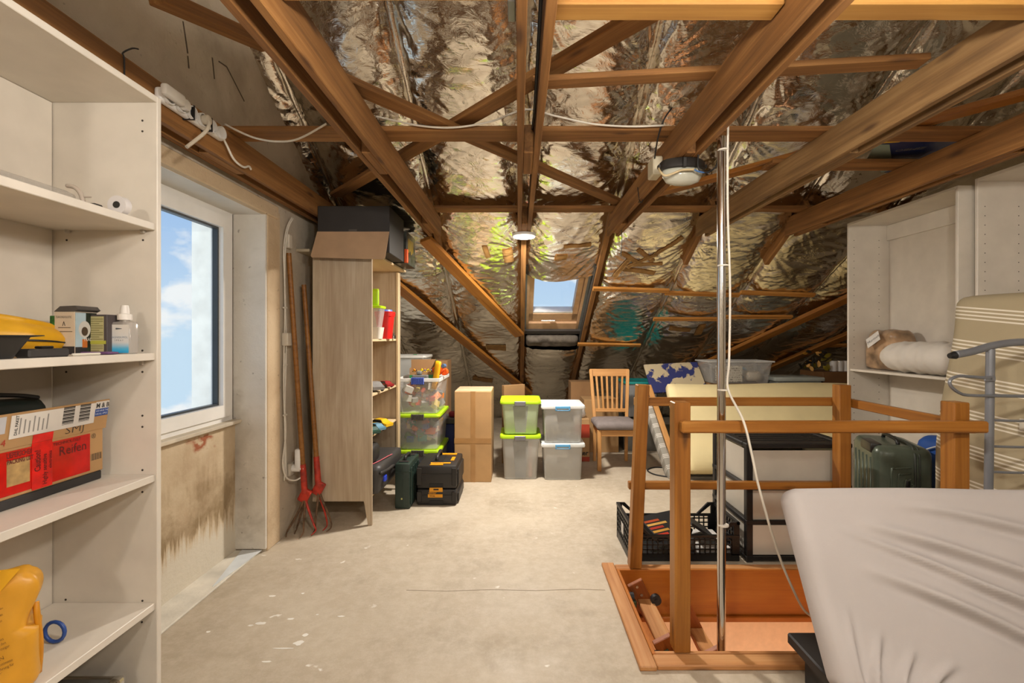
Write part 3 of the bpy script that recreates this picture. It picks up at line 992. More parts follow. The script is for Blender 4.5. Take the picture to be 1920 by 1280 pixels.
pl = thing('steel_pole', 'tall shiny steel pole rising from the hatch to the tie beam', 'pole', (0.918, 2.075, 0))
bm = BM(); cyl(bm, (0, 0, -0.26), (0, 0, 2.305), 0.0185, n=24); part('tube', bm, CHROME, pl, 'auto')
for z in (0.55, 1.16, 1.72, 2.24):
    bm = BM(); cyl(bm, (0.006, -0.004, z), (0.006, -0.004, z + 0.006), 0.0245, n=16); part('cable_tie', bm, CABLE_W, pl)
ca = thing('pole_cable', 'white cable tied to the steel pole and sagging to the bed', 'cable', (0.918, 2.075, 0))
bm = BM()
pts = [(0.027, -0.012, 2.46), (0.024, -0.012, 2.30), (0.020, -0.018, 2.20), (0.021, -0.018, 1.95), (0.030, -0.020, 1.62), (0.026, -0.02, 1.30), (0.02, -0.022, 1.17), (0.030, -0.14, 1.05),
       (0.05, -0.17, 0.92), (0.075, -0.17, 0.80), (0.13, -0.15, 0.63), (0.20, -0.12, 0.45), (0.27, -0.09, 0.31), (0.36, -0.02, 0.18), (0.44, 0.02, 0.10), (0.5, 0.02, -0.05)]
tube(bm, pts, 0.0052, 8, 6); part('cable', bm, CABLE_W, ca, True)

# ------------------------------------------------------------------ left: white shelf unit and what stands on it
su = thing('shelf_unit', 'tall white open shelf unit at the left edge', 'shelf', (-1.44, 1.2, 0))
bx = lambda x: x + 1.44
by = lambda y_: y_ - 1.2
SX0, SX1, SYA, SYB = -1.628, -1.26, 0.78, 1.60
slab('side_panel', bx(SX0), bx(SX1), by(SYB), by(SYB + 0.019), 0, 2.24, WHITE, su)
slab('side_panel', bx(SX0), bx(SX1), by(SYA - 0.019), by(SYA), 0, 2.24, WHITE, su)
slab('top_panel', bx(SX0), bx(SX1), by(SYA) + 0.0005, by(SYB) - 0.0005, 2.218, 2.24, WHITE, su)
slab('back_panel', bx(SX0), bx(SX0) + 0.006, by(SYA) + 0.001, by(SYB) - 0.003, 0.02, 2.217, WHITE_IN, su)
SHZ = [0.10, 0.475, 0.922, 1.345, 1.797]
for z in SHZ:
    slab('shelf_board', bx(SX0) + 0.008, bx(SX1 - 0.006), by(SYA) + 0.001, by(SYB) - 0.001, z - 0.025, z, WHITE, su)
hole = None
for px, py in ((267, 226), (267, 246), (268, 450), (125, 450), (267, 657), (267, 697), (124, 697), (267, 779), (267, 800), (267, 881), (267, 922), (123, 1124), (267, 1126), (266, 1166)):
    p = P(px, py, 1.5995)
    if hole is None:
        bm = BM(); cyl(bm, (0, 0.0008, 0), (0, -0.0004, 0), 0.0036, n=10)
        hole = part('peg_hole', bm, HOLE, su)
        o = hole
    else:
        o = dup(hole, su)
    o.location = (bx(p.x), by(p.y), p.z)
for px, py in ((125, 430), (266, 430), (264, 678)):
    p = P(px, py, 1.59)
    bm = BM(); box(bm, bx(p.x) - 0.008, bx(p.x) + 0.008, by(1.588), by(1.6) - 0.0005, p.z - 0.012, p.z + 0.004, 0.003); part('shelf_pin', bm, M('b9b2a8', 0.4), su)

# top shelf
t = thing('clear_packet', 'long clear plastic tube holding an orange handled tool', 'packet', (-1.36, 1.19, 1.797))
bm = BM(); soft_box(bm, 0.028, 0.20, 0.019, 0.016, 4, 14, 4, None, (0, 0, 0.02)); part('tube', bm, see_through('clear_film', 'b5b0a8', 0.35, 0.12), t, True)
bm = BM(); soft_box(bm, 0.018, 0.07, 0.013, 0.012, 4, 8, 4, None, (0, -0.06, 0.017)); part('handle', bm, M('e8671a', 0.4), t, True)
bm = BM(); box(bm, -0.012, 0.012, 0.02, 0.17, 0.006, 0.012, 0.002); part('blade', bm, M('6e6a66', 0.3, 0.8), t)
t = thing('hook_ring', 'curved beige plastic hook on the top shelf', 'hook', (-1.372, 1.43, 1.797))
bm = BM()
tube(bm, [(-0.035 + 0.0, 0, 0.075), (-0.012, 0, 0.070), (0.006, 0, 0.052), (0.014, 0, 0.028), (0.012, 0, 0.004)], 0.0065, 8, 6); part('hook', bm, M('b5a89a', 0.4), t, True)
bm = BM(); box(bm, 0.012, 0.04, -0.002, 0.002, 0.038, 0.042); part('pin', bm, M('b5a89a', 0.4), t)
t = thing('tape_dispenser', 'small white plastic roll dispenser on the top shelf', 'dispenser', (-1.295, 1.49, 1.797))
bm = BM(); cyl(bm, (0, -0.012, 0.030), (0, 0.012, 0.030), 0.030, n=24); part('body', bm, M('ddd8d6', 0.4), t, 'auto')
bm = BM(); cyl(bm, (0, -0.0135, 0.030), (0, 0.0135, 0.030), 0.011, n=16); part('core', bm, DARK, t)
o = slab('dark_clip', -1.36, -1.33, 1.44, 1.47, 1.7975, 1.822, DARK, None, 0.003); tag(o, 'tiny dark clip beside the white dispenser', 'clip')

# second shelf: yellow case, cartons, spray bottle
t = thing('yellow_case', 'rounded yellow zip case on the white shelf', 'case', (-1.478, 1.17, 1.345))


def yd(p, x, y, z):
    k = 1 - 0.30 * max(0, y) ** 2 - 0.25 * max(0, z) * abs(x) ** 2
    p.x *= k; p.z = (p.z + 0.062) * (1 - 0.30 * max(0, y) ** 1.5) - 0.062
    return p


bm = BM(); soft_box(bm, 0.10, 0.29, 0.062, 0.058, 12, 24, 10, yd, (0, 0, 0.066)); sh = part('shell', bm, M('d9a10e', 0.42, 0, 0.05), t, True)
bm = BM(); tube(bm, [(0.098, -0.25, 0.045), (0.102, -0.1, 0.05), (0.098, 0.08, 0.048), (0.086, 0.2, 0.043), (0.06, 0.27, 0.036), (0, 0.289, 0.034)], 0.0028, 6, 5); part('zip', bm, BLACKP, sh, True)
bm = BM(); soft_box(bm, 0.016, 0.002, 0.014, 0.0018, 2, 1, 2, None, (0.04, 0.283, 0.075), None); part('tab', bm, M('e0b416', 0.5), t)
bm = BM(); box(bm, -0.06, 0.06, 0.24, 0.29, 0.002, 0.026, 0.008, 2); part('base_cap', bm, BLACKP, t)
t = thing('black_tray', 'black plastic tray at the left picture edge', 'tray', (-1.328, 1.09, 1.345))
bm = BM()
loft(bm, [rrect(0, 0, 0.045, 0.085, 0.02, 0.001), rrect(0, 0, 0.062, 0.112, 0.02, 0.055), rrect(0, 0, 0.075, 0.135, 0.02, 0.058), rrect(0, 0, 0.075, 0.135, 0.02, 0.0605), rrect(0, 0, 0.058, 0.108, 0.02, 0.058), rrect(0, 0, 0.042, 0.08, 0.02, 0.006)])
part('body', bm, BLACKP, t, 'auto')
t = thing('black_charger', 'flat black plastic block in front of the yellow case', 'charger', (-1.305, 1.26, 1.345))
bm = BM(); box(bm, -0.02, 0.02, -0.055, 0.055, 0, 0.024, 0.004); part('body', bm, M('33302f', 0.5), t)
bm = BM(); box(bm, -0.012, 0.012, -0.015, 0.02, 0.0242, 0.031, 0.003); part('plug', bm, BLACKP, t)
o = slab('white_cable_end', -1.30, -1.29, 1.33, 1.42, 1.3455, 1.353, M('e2ddcf', 0.5), None, 0.003); tag(o, 'small white plug piece lying on the shelf edge', 'plug')
t = thing('coffee_maker_carton', 'open carton with cream side and dark picture side', 'carton', (-1.406, 1.458, 1.345), 0.02)
t.scale = (0.65, 0.78, 1.02)
CREAM = M('c9b9a2', 0.7)
bm = BM(); box(bm, -0.048, 0.048, -0.048, 0.048, 0, 0.132, 0.001); part('carton_body', bm, CREAM, t)
# right visible face is +x (after the turn), left visible face is -y
rv, uv = (0, 1, 0), (0, 0, 1)
pic = patch('picture', (0.0482, -0.047, 0.002), rv, uv, 0.094, 0.128, M('23301f', 0.5, 0, 0.5, 30), t, 0.0006)
patch('picture_sky', (0.0490, -0.047, 0.024), rv, uv, 0.045, 0.105, M('a9bdc4', 0.6, 0, 0.1), pic, 0.0004)
bm = BM(); cyl(bm, (0.0496, -0.008, 0.078), (0.0502, -0.008, 0.078), 0.026, n=24); part('picture_cup', bm, M('c6c2ba', 0.5), pic)
bm = BM(); cyl(bm, (0.0502, -0.008, 0.072), (0.0508, -0.008, 0.072), 0.014, n=16); part('picture_coffee', bm, M('4a3a2c', 0.5), pic)
patch('picture_band', (0.0496, -0.018, 0.022), rv, uv, 0.022, 0.026, M('c06a28', 0.6), pic, 0.0004)
patch('picture_foot', (0.0490, -0.047, 0.002), rv, uv, 0.05, 0.022, M('2b2a2b', 0.6), pic, 0.0004)
text('TRADE', 0.015, (0.0512, -0.014, 0.042), rv, uv, M('e8e2d6', 0.6), pic)
patch('side_base', (-0.047, -0.0482, 0.002), (1, 0, 0), uv, 0.094, 0.024, M('2b2a2b', 0.6), t, 0.0006)
text('TEAKONDOLOTIC', 0.0098, (-0.042, -0.0484, 0.112), (1, 0, 0), uv, INK, t, sx=0.9)
text('^', 0.035, (-0.012, -0.0484, 0.078), (1, 0, 0), uv, INK, t)
for z_, w_ in ((0.082, 0.058), (0.070, 0.066)):
    patch('print_line', (-0.03, -0.0482, z_), (1, 0, 0), uv, w_, 0.0022, M('6e6050', 0.7), t, 0.0004)
bm = BM()
prism(bm, [(-0.048, 0.132), (-0.02, 0.148), (0.05, 0.150), (0.066, 0.138), (0.048, 0.132)], -0.05, 0.05, lambda u, v, d: Vector((u, d, v)))
part('flap', bm, M('4a4540', 0.7), t)
o = slab('green_book', -1.565, -1.515, 1.53, 1.56, 1.3455, 1.472, M('3f8f2a', 0.5, 0, 0.5, 40)); tag(o, 'thin green printed box behind the yellow case', 'box')
t = thing('tea_carton', 'dark carton with olive text label beside the spray bottle', 'carton', (-1.357, 1.505, 1.345))
bm = BM(); box(bm, -0.034, 0.034, -0.03, 0.03, 0, 0.128, 0.001); part('carton_body', bm, M('4b4343', 0.6), t)
lb = patch('label_sheet', (-0.031, -0.0302, 0.002), (1, 0, 0), uv, 0.055, 0.12, M('b3ab79', 0.7), t, 0.0006)
for i in range(15):
    patch('print_line', (-0.028, -0.031, 0.112 - i * 0.0072), (1, 0, 0), uv, 0.05 - 0.012 * (i % 3 == 2), 0.0028, M('87804f', 0.8), lb, 0.0003)
patch('band', (-0.034, -0.0316, 0.033), (1, 0, 0), uv, 0.066, 0.011, M('b2b03f', 0.7), t, 0.0004)
t = thing('spray_bottle', 'clear spray bottle with white pump and blue faded label', 'bottle', (-1.272 - 0.028, 1.515, 1.345))
bm = BM()
loft(bm, [rrect(0, 0, a, b_, c_, z, 5) for a, b_, c_, z in ((0.030, 0.018, 0.010, 0.0), (0.034, 0.021, 0.012, 0.004), (0.034, 0.021, 0.012, 0.098), (0.031, 0.020, 0.014, 0.104), (0.014, 0.013, 0.012, 0.108), (0.013, 0.013, 0.012, 0.112))])
part('bottle_body', bm, see_through('bottle_plastic', 'cfc8c0', 0.45, 0.1), t, 'auto')


def label_mat():
    m, t_, b = base('blue_faded_label')
    c = t_.nodes.new('ShaderNodeTexCoord'); s = t_.nodes.new('ShaderNodeSeparateXYZ'); t_.links.new(c.outputs['Object'], s.inputs[0])
    col = ramp(t_, s.outputs[2], [(0.004, '1f9fd8'), (0.018, '4fb3dc'), (0.038, 'd3d3d3'), (0.09, 'd9d4cc')])
    t_.links.new(col, b.inputs['Base Color'])
    return m


lb = patch('label_sheet', (-0.031, -0.0215, 0.004), (1, 0, 0), uv, 0.062, 0.092, label_mat(), t, 0.0005)
text('MAGNESIUMÖL', 0.0082, (0, -0.0222, 0.052), (1, 0, 0), uv, M('5b7590', 0.7), lb, align='CENTER')
text('S P R A Y', 0.0072, (0, -0.0222, 0.0425), (1, 0, 0), uv, M('4a4a55', 0.7), lb, align='CENTER')
bm = BM(); cyl(bm, (-0.009, -0.0222, 0.083), (0.009, -0.0222, 0.083), 0.0028, 0.0008, n=8); part('emblem', bm, M('555a60', 0.7), lb)
bm = BM(); lathe(bm, [(0, 0.112), (0.020, 0.112), (0.020, 0.131), (0.013, 0.133), (0.0125, 0.146), (0.010, 0.160), (0.0, 0.161)], n=20); part('pump', bm, M('e6e1da', 0.4), t, 'auto')
t = thing('purple_pad', 'thin purple pad lying under the tea carton', 'pad', (-1.335, 1.455, 1.345))
bm = BM(); soft_box(bm, 0.055, 0.017, 0.0045, 0.004, 8, 4, 2, None, (0, 0, 0.005)); part('pad', bm, M('6b4a72', 0.6), t, True)

# third shelf: parcel with red tape on a black tray, dark bag behind
o = slab('black_board', -1.60, -1.412, 0.9, 1.555, 0.923, 0.951, M('2e2c2b', 0.6), None, 0.003); tag(o, 'flat black board under the red taped parcel', 'board')
t = thing('taped_parcel', 'cardboard parcel covered in red packing list film', 'parcel', (-1.41, 1.40, 0.952))
FX = 0.0
bm = BM(); box(bm, -0.11, FX, -0.42, 0.158, 0.0, 0.145, 0.003); part('carton_body', bm, CARD, t)
bm = BM()
prism(bm, [(FX - 0.004, 0.140), (FX + 0.002, 0.140), (FX + 0.016, 0.238), (FX + 0.012, 0.238)], -0.42, 0.165, lambda u, v, d: Vector((u, d, v)))
fp = part('flap', bm, CARD, t)
fr, fu = (0, 1, 0), Vector((0.014, 0, 0.098))


def FP(Yw, z, off=0.0):                       # point on the outer face of the flap
    k = (z - 0.140) / 0.098
    return Vector((FX + 0.002 + 0.014 * k + 0.0006 + off, Yw - 1.40, z))


REDF = see_through('red_film', 'd8160f', 0.86, 0.12, 0.35, 18)
RED = M('d3150f', 0.35, 0, 0.15, 30)
yw = lambda px: 1.2126 / (CX - px) * F - 1.40
WL = M('d9d3ca', 0.7)
patch('white_label', FP(1.262, 0.166), fr, fu, 0.252, 0.066, WL, fp)
patch('white_label', FP(1.10, 0.185), fr, fu, 0.15, 0.047, M('b9b9bd', 0.7), fp, 0.001)
for (y0, n_) in ((1.405, 15), (1.458, 15)):
    for i in range(n_):
        hgt = 0.0016 + 0.0016 * ((i * 7) % 3)
        patch('bar_code', FP(y0 + 0.002, 0.178 + i * 0.0036, 0.0012), fr, fu, 0.036, hgt * 0.8, INK, fp, 0.0003)
for i in range(7):
    patch('print_line', FP(1.285 + i * 0.0125, 0.176, 0.0012), fr, fu, 0.0035, 0.046 - 0.006 * (i % 3), M('8d8984', 0.8), fp, 0.0003)
text('DHL PAKET', 0.011, FP(1.281, 0.174, 0.0014), Vector((0.014, 0, 0.098)), (0, -1, 0), INK, fp, bold=0.0003)
patch('blue_strip', FP(1.515, 0.186), fr, fu, 0.048, 0.024, M('24488f', 0.6), fp, 0.0008)
patch('white_strip', FP(1.515, 0.210), fr, fu, 0.048, 0.024, M('d5d0c8', 0.6), fp, 0.0008)
text('M & B', 0.022, FP(1.516, 0.2135, 0.001), fr, fu, INK, fp, bold=0.0006, sx=0.85)
text('WE HAVE THE', 0.0085, FP(1.517, 0.2, 0.001), fr, fu, M('d7dbe6', 0.7), fp, sx=0.85)
text('FOR ALL APPLIC', 0.0085, FP(1.517, 0.190, 0.001), fr, fu, M('d7dbe6', 0.7), fp, sx=0.72)
text('SMJ', 0.034, FP(1.42, 0.147, 0.001), fr, fu, INK, fp, sx=1.3, bold=-0.0006)
text('-4', 0.026, FP(1.235, 0.150, 0.001), fr, fu, M('a82818', 0.6), fp)
for (a, b_, c_, d_) in ((1.0, 1.508, 0.105, 0.132), (1.0, 1.508, 0.010, 0.034), (1.0, 1.262, 0.034, 0.105), (1.322, 1.508, 0.034, 0.105)):
    patch('red_film', (FX + 0.0006, a - 1.40, c_), fr, uv, b_ - a, d_ - c_, REDF, t, 0.001)
patch('red_tape', (FX + 0.0018, 1.327 - 1.40, 0.004), fr, uv, 0.058, 0.136, RED, t, 0.001)
patch('red_tape', FP(1.327, 0.141), fr, fu, 0.058, 0.024, RED, fp, 0.001)
patch('film_window', (FX + 0.0012, 1.262 - 1.40, 0.034), fr, uv, 0.06, 0.071, M('b4935f', 0.35, 0, 0.2, 30), t, 0.0008)
DK = M('5a0f0a', 0.6)
text('LIEFERSCHEIN', 0.021, (FX + 0.0019, 1.262 - 1.40, 0.113), fr, uv, DK, t, bold=0.0004, sx=0.55)
text('PACKING LIST', 0.018, (FX + 0.003, 1.262 - 1.40, 0.096), fr, uv, DK, t, bold=0.0004, sx=0.6)
text('Caution!', 0.024, (FX + 0.0032, 1.350 - 1.40, 0.055), uv, (0, -1, 0), DK, t, bold=0.0006, sx=0.75)
text('Highly sensitive', 0.017, (FX + 0.0032, 1.368 - 1.40, 0.012), uv, (0, -1, 0), DK, t, bold=0.0004, sx=0.85)
text('electronics', 0.014, (FX + 0.0032, 1.383 - 1.40, 0.055), uv, (0, -1, 0), DK, t, bold=0.0003, sx=0.85)
text('TECHNOLOGY', 0.013, (FX + 0.0019, 1.388 - 1.40, 0.118), fr, uv, DK, t, bold=0.0003)
text('Reifen', 0.04, (FX + 0.0019, 1.405 - 1.40, 0.084), fr, uv, DK, t, bold=0.0004, sx=0.9)
text('®', 0.022, (FX + 0.0006, 1.514 - 1.40, 0.113), fr, uv, INK, t)
for i in range(9):
    patch('bar_code', (FX + 0.0004, 1.513 - 1.40 + i * 0.0045, 0.040), fr, uv, 0.0012 + 0.0012 * (i % 2), 0.022, INK, t, 0.0003)
t = thing('black_bag', 'dark green holdall with black carrying strap behind the parcel', 'bag', (-1.57, 1.33, 0.952))
bm = BM(); soft_box(bm, 0.03, 0.20, 0.13, 0.028, 4, 16, 10, lambda p, x, y, z: p * (1 - 0.12 * max(0, z) * abs(y) ** 3), (0, 0, 0.13)); part('bag_body', bm, M('1d2825', 0.4), t, True)
bm = BM(); tube(bm, [(0.04, -0.07, 0.25), (0.045, -0.07, 0.275), (0.05, -0.05, 0.283), (0.05, 0.0, 0.28), (0.045, 0.08, 0.268), (0.04, 0.13, 0.256)], 0.007, 8, 6); part('strap', bm, BLACKP, t, True)

# fourth shelf: yellow paper bag, blue ring; silver case at the bottom
t = thing('plant_food_bag', 'crumpled yellow bag with rolled top and German print', 'bag', (-1.385, 1.17, 0.475), math.radians(38))


def bagd(p, x, y, z):
    kz = (z + 1) / 2
    p.x *= 1 - 0.42 * max(0, kz - 0.55)
    p.y *= 1 - 0.85 * max(0, kz - 0.45)
    p.x += 0.02 * math.sin(kz * 9) * (kz > 0.5)
    p += Vector((0.004, 0.006, 0.003)) * noise.noise((p.x * 22, p.y * 22, p.z * 16))
    return p


bm = BM(); soft_box(bm, 0.115, 0.055, 0.155, 0.03, 16, 10, 26, bagd, (0, 0, 0.156)); part('bag_body', bm, M('d79a28', 0.4, 0, 0.12, 6, 0.1, 25), t, True)
bm = BM()
prism(bm, [(-0.11, 0.235), (0.02, 0.235), (0.085, 0.325), (0.055, 0.33), (-0.11, 0.36)], -0.034, -0.026, lambda u, v, d: Vector((u, d - (v - 0.235) * 0.12, v)))
part('fold', bm, M('e3a81c', 0.4, 0, 0.1), t)
bm = BM(); tube(bm, [(0.112, -0.0, 0.02), (0.117, -0.01, 0.1), (0.112, -0.015, 0.18), (0.108, -0.006, 0.215)], 0.007, 6, 5); part('seam', bm, M('cf8a14', 0.45), t, True)
BR = M('6b4715', 0.7)
rr_, uu_ = Vector((1, 0, 0.22)), Vector((-0.22, 0, 1))
rows = [('GIESSEN', 0.013, 0.140), ('Zur Ermittlung des', 0.011, 0.127), ('Gießzeitpunktes den', 0.011, 0.115), ('SERAMIS-Gießanzeiger', 0.011, 0.103),
        ('DÜNGEN', 0.014, 0.078), ('Das speziell abgestimmte', 0.011, 0.064), ('SERAMIS Vitalnahrung für', 0.011, 0.052), ('eine ausgewogene', 0.011, 0.040), ('der Pflanzen.', 0.011, 0.028), ('* am Vergleich', 0.009, 0.008)]
for s_, sz, z in rows:
    text(s_, sz * 0.95, (0.012, -0.0625 + 0.004 * (z < 0.05), z + 0.024), rr_, uu_, BR, t, sx=0.62 if len(s_) > 14 else 0.9)
for i in range(4):
    text('Pflanzen mit dem Topfballen', 0.010, (0.0, -0.0525 + i * 0.006, 0.192 + i * 0.013), rr_, uu_, BR, t, sx=0.5)
t = thing('blue_ring', 'small blue plastic ring beside the yellow bag', 'ring', (-1.40, 1.385, 0.475))
bm = BM(); tube(bm, [(0.03 * math.cos(a), 0, 0.036 + 0.03 * math.sin(a)) for a in [i * math.pi / 8 for i in range(16)]], 0.0055, 6, 1, True); part('ring', bm, M('2c4f9a', 0.4), t, True)
t = thing('silver_case', 'aluminium edged silver case on the lowest shelf', 'case', (-1.42, 1.36, 0.10))
bm = BM(); box(bm, -0.12, 0.10, -0.22, 0.17, 0.0, 0.165, 0.004); part('case_body', bm, M('6f6d69', 0.4, 0.3), t)
bm = BM()
for y_ in (-0.222, 0.166):
    for x in (-0.122, 0.098): box(bm, x, x + 0.006, y_, y_ + 0.006, 0.0, 0.168)
box(bm, 0.092, 0.104, -0.222, 0.174, 0.155, 0.169, 0.003); box(bm, -0.122, 0.104, 0.160, 0.174, 0.155, 0.169, 0.003)
part('edge_trim', bm, STEEL, t)
bm = BM(); box(bm, 0.07, 0.108, 0.14, 0.178, 0.135, 0.173, 0.012, 2); part('corner_cap', bm, CHROME, t)

# ------------------------------------------------------------------ on the gable: socket strip, cables, sockets
t = thing('socket_strip', 'long white socket strip tied to the beam above the window', 'power strip', (-1.478, 1.93, 2.392))
LP = lambda px, py, x=-1.478: Vector((0, F * -x / (CX - px) - 1.93, Z(py, F * -x / (CX - px)) - 2.375))
bm = BM(); box(bm, -0.004, 0.030, -0.07, 0.335, -0.028, 0.028, 0.012, 3); part('strip_body', bm, M('e8e6e2', 0.35), t, 'auto')
for i in range(6):
    y_ = -0.035 + i * 0.0665
    bm = BM(); lathe(bm, [(0.030, 0.0), (0.030, 0.012), (0.025, 0.012), (0.023, -0.008), (0.0, -0.008)], n=20, M4=Matrix.Translation((0.031, y_, 0)) @ Matrix.Rotation(math.pi / 2, 4, 'Y'))
    s = part('socket', bm, M('dedbd6', 0.4), t, 'auto')
    bm = BM()
    for dy in (-0.009, 0.009): cyl(bm, (0.022, y_ + dy, 0), (0.0242, y_ + dy, 0), 0.0035, n=8)
    part('contact', bm, M('8a5a2a', 0.5), s)
for y_ in (0.098, 0.215):
    bm = BM(); box(bm, -0.005, 0.0465, y_ - 0.003, y_ + 0.003, -0.032, 0.032); part('cable_tie', bm, BLACKP, t)
bm = BM(); tube(bm, [(0.02, 0.33, -0.005), (0.02, 0.36, -0.03), (0.02, 0.42, -0.08), (0.02, 0.50, -0.09), (0.015, 0.56, -0.065), (0.008, 0.59, -0.07)], 0.0055, 8, 6); part('cord', bm, CABLE_W, t, True)
for (y_, pts) in ((0.1645, [(0.045, 0.164, 0.0), (0.075, 0.15, -0.02), (0.085, 0.11, -0.08), (0.06, 0.03, -0.18)]),):
    bm = BM(); tube(bm, pts, 0.0075, 8, 6); lathe(bm, [(0, 0), (0.02, 0), (0.021, 0.03), (0.012, 0.036), (0, 0.036)], n=16, M4=Matrix.Translation((0.036, y_, 0)) @ Matrix.Rotation(math.pi / 2, 4, 'Y')); part('plug', bm, M('c4b8a4', 0.5), t, 'auto')
bm = BM(); lathe(bm, [(0, 0), (0.022, 0), (0.022, 0.028), (0, 0.03)], n=16, M4=Matrix.Translation((0.036, 0.0315, 0)) @ Matrix.Rotation(math.pi / 2, 4, 'Y')); box(bm, 0.045, 0.075, -0.10, 0.01, -0.02, 0.026, 0.01, 2); part('plug', bm, M('dbd4c8', 0.45), t, 'auto')

t = thing('sagging_cable', 'white cable sagging between the gable and second tie', 'cable', (-1.1, 2.33, 2.4))
bm = BM(); tube(bm, [P(px, py, 2.33) - Vector((-1.1, 2.33, 2.4)) for px, py in ((422, 233), (445, 245), (480, 259), (520, 265), (560, 260), (612, 232))], 0.005, 8, 6); part('cable', bm, CABLE_W, t, True)
t = thing('sagging_cable', 'white cable looping over the middle of the long plank', 'cable', (0, 2.33, 2.48))
bm = BM(); tube(bm, [P(px, py, 2.33) - Vector((0, 2.33, 2.48)) for px, py in ((705, 218), (740, 226), (790, 236), (850, 239), (920, 228), (985, 205), (1040, 217), (1110, 232), (1180, 237), (1245, 235))], 0.005, 8, 6); part('cable', bm, CABLE_W, t, True)
t = thing('black_cable', 'thin black cable running along the middle tie beam', 'cable', (0.078, 1.8, 2.38))
bm = BM(); tube(bm, [(-0.012, -0.55, 0.03), (-0.010, -0.2, 0.01), (-0.010, 0.15, -0.02), (-0.009, 0.45, 0.04)], 0.006, 8, 6); part('cable', bm, CABLE_B, t, True)
t = thing('cable_tie', 'black cable tie knotted over the first tie beam', 'cable tie', (-1.478, 1.72, 2.38))
bm = BM(); tube(bm, [(0.0, 0, -0.07), (0.0, 0, 0.06), (-0.01, 0.005, 0.088), (0.012, 0.02, 0.115), (0.02, 0.04, 0.125)], 0.003, 6, 5); part('strap', bm, CABLE_B, t, True)

o = slab('junction_box', 0.735, 0.7885, 2.50, 2.61, 2.29, 2.39, M('cfc6ac', 0.5), None, 0.006); tag(o, 'small cream junction box on the tie beside the caged lamp', 'junction box')
t = thing('wall_lamp', 'unlit bulkhead lamp with ribbed glass under the tie beam', 'lamp', (0.835, 2.34, 2.298))
bm = BM()
loft(bm, [[Vector((0.115 * a * math.cos(j * math.pi / 12), 0.062 * a * math.sin(j * math.pi / 12), z)) for j in range(24)] for a, z in ((0.9, -0.0005), (1.0, -0.012), (1.02, -0.045), (0.96, -0.05))])
box(bm, -0.02, 0.0, -0.072, -0.055, -0.055, -0.005, 0.003); box(bm, -0.125, -0.105, -0.012, 0.012, -0.04, -0.02, 0.003); box(bm, 0.105, 0.125, -0.012, 0.012, -0.04, -0.02, 0.003)
part('housing', bm, M('23201e', 0.45), t, 'auto')
bm = BM()
rings = []
for a, z in ((0.96, -0.0505), (0.98, -0.062), (0.92, -0.085), (0.78, -0.108), (0.45, -0.120), (0.05, -0.123)):
    rings.append([Vector((0.105 * a * (1 + 0.012 * (j % 2)) * math.cos(j * math.pi / 24), 0.056 * a * (1 + 0.012 * (j % 2)) * math.sin(j * math.pi / 24), z)) for j in range(48)])
loft(bm, rings)
part('glass_cover', bm, see_through('ribbed_glass', 'cfcfc0', 0.75, 0.12), t, True)
bm = BM()
tube(bm, [(0.10, -0.07, 0.16), (0.135, -0.075, 0.12), (0.15, -0.08, 0.04), (0.14, -0.085, -0.05), (0.10, -0.085, -0.085), (0.065, -0.08, -0.08), (0.05, -0.078, -0.05), (0.055, -0.075, 0.02)], 0.0045, 8, 6)
tube(bm, [(-0.06, -0.02, 0.26), (-0.10, -0.02, 0.20), (-0.11, 0.05, 0.13), (-0.085, 0.20, 0.06)], 0.004, 8, 6)
part('cord', bm, CABLE_B, t, True)
bm = BM(); tube(bm, [(-0.125, -0.02, -0.045), (-0.13, -0.06, -0.075), (-0.11, -0.075, -0.10), (-0.07, -0.078, -0.09), (-0.03, -0.08, -0.075), (0.03, -0.08, -0.072)], 0.0055, 8, 6); part('cord', bm, M('c8b48c', 0.5), t, True)
bm = BM(); tube(bm, [(0.03, -0.08, -0.072), (0.06, -0.082, -0.085), (0.10, -0.083, -0.088)], 0.004, 6, 6); part('wire', bm, M('3d6fae', 0.5), t, True)
t = thing('black_cable', 'pair of thin black wires dangling behind the caged lamp', 'cable', (0.80, 3.0, 2.3))
bm = BM(); tube(bm, [(-0.02, 0.0, 0.08), (-0.01, 0, 0.0), (0.0, 0, -0.02), (0.005, 0.35, 0.10)], 0.003, 6, 5); tube(bm, [(0.03, 0.0, 0.10), (0.02, 0, 0.02), (0.005, 0, -0.02)], 0.003, 6, 5)
part('wire', bm, CABLE_B, t, True)
t = thing('black_cable', 'thin green black wire hanging over the foil right of roof window', 'cable', (1.06, 3.85, 2.2))
bm = BM(); tube(bm, [P(px, py, 3.85) - Vector((1.06, 3.85, 2.2)) for px, py in ((1160, 398), (1165, 430), (1166, 455), (1164, 480))], 0.003, 6, 5); part('wire', bm, M('2f3a34', 0.5), t, True)

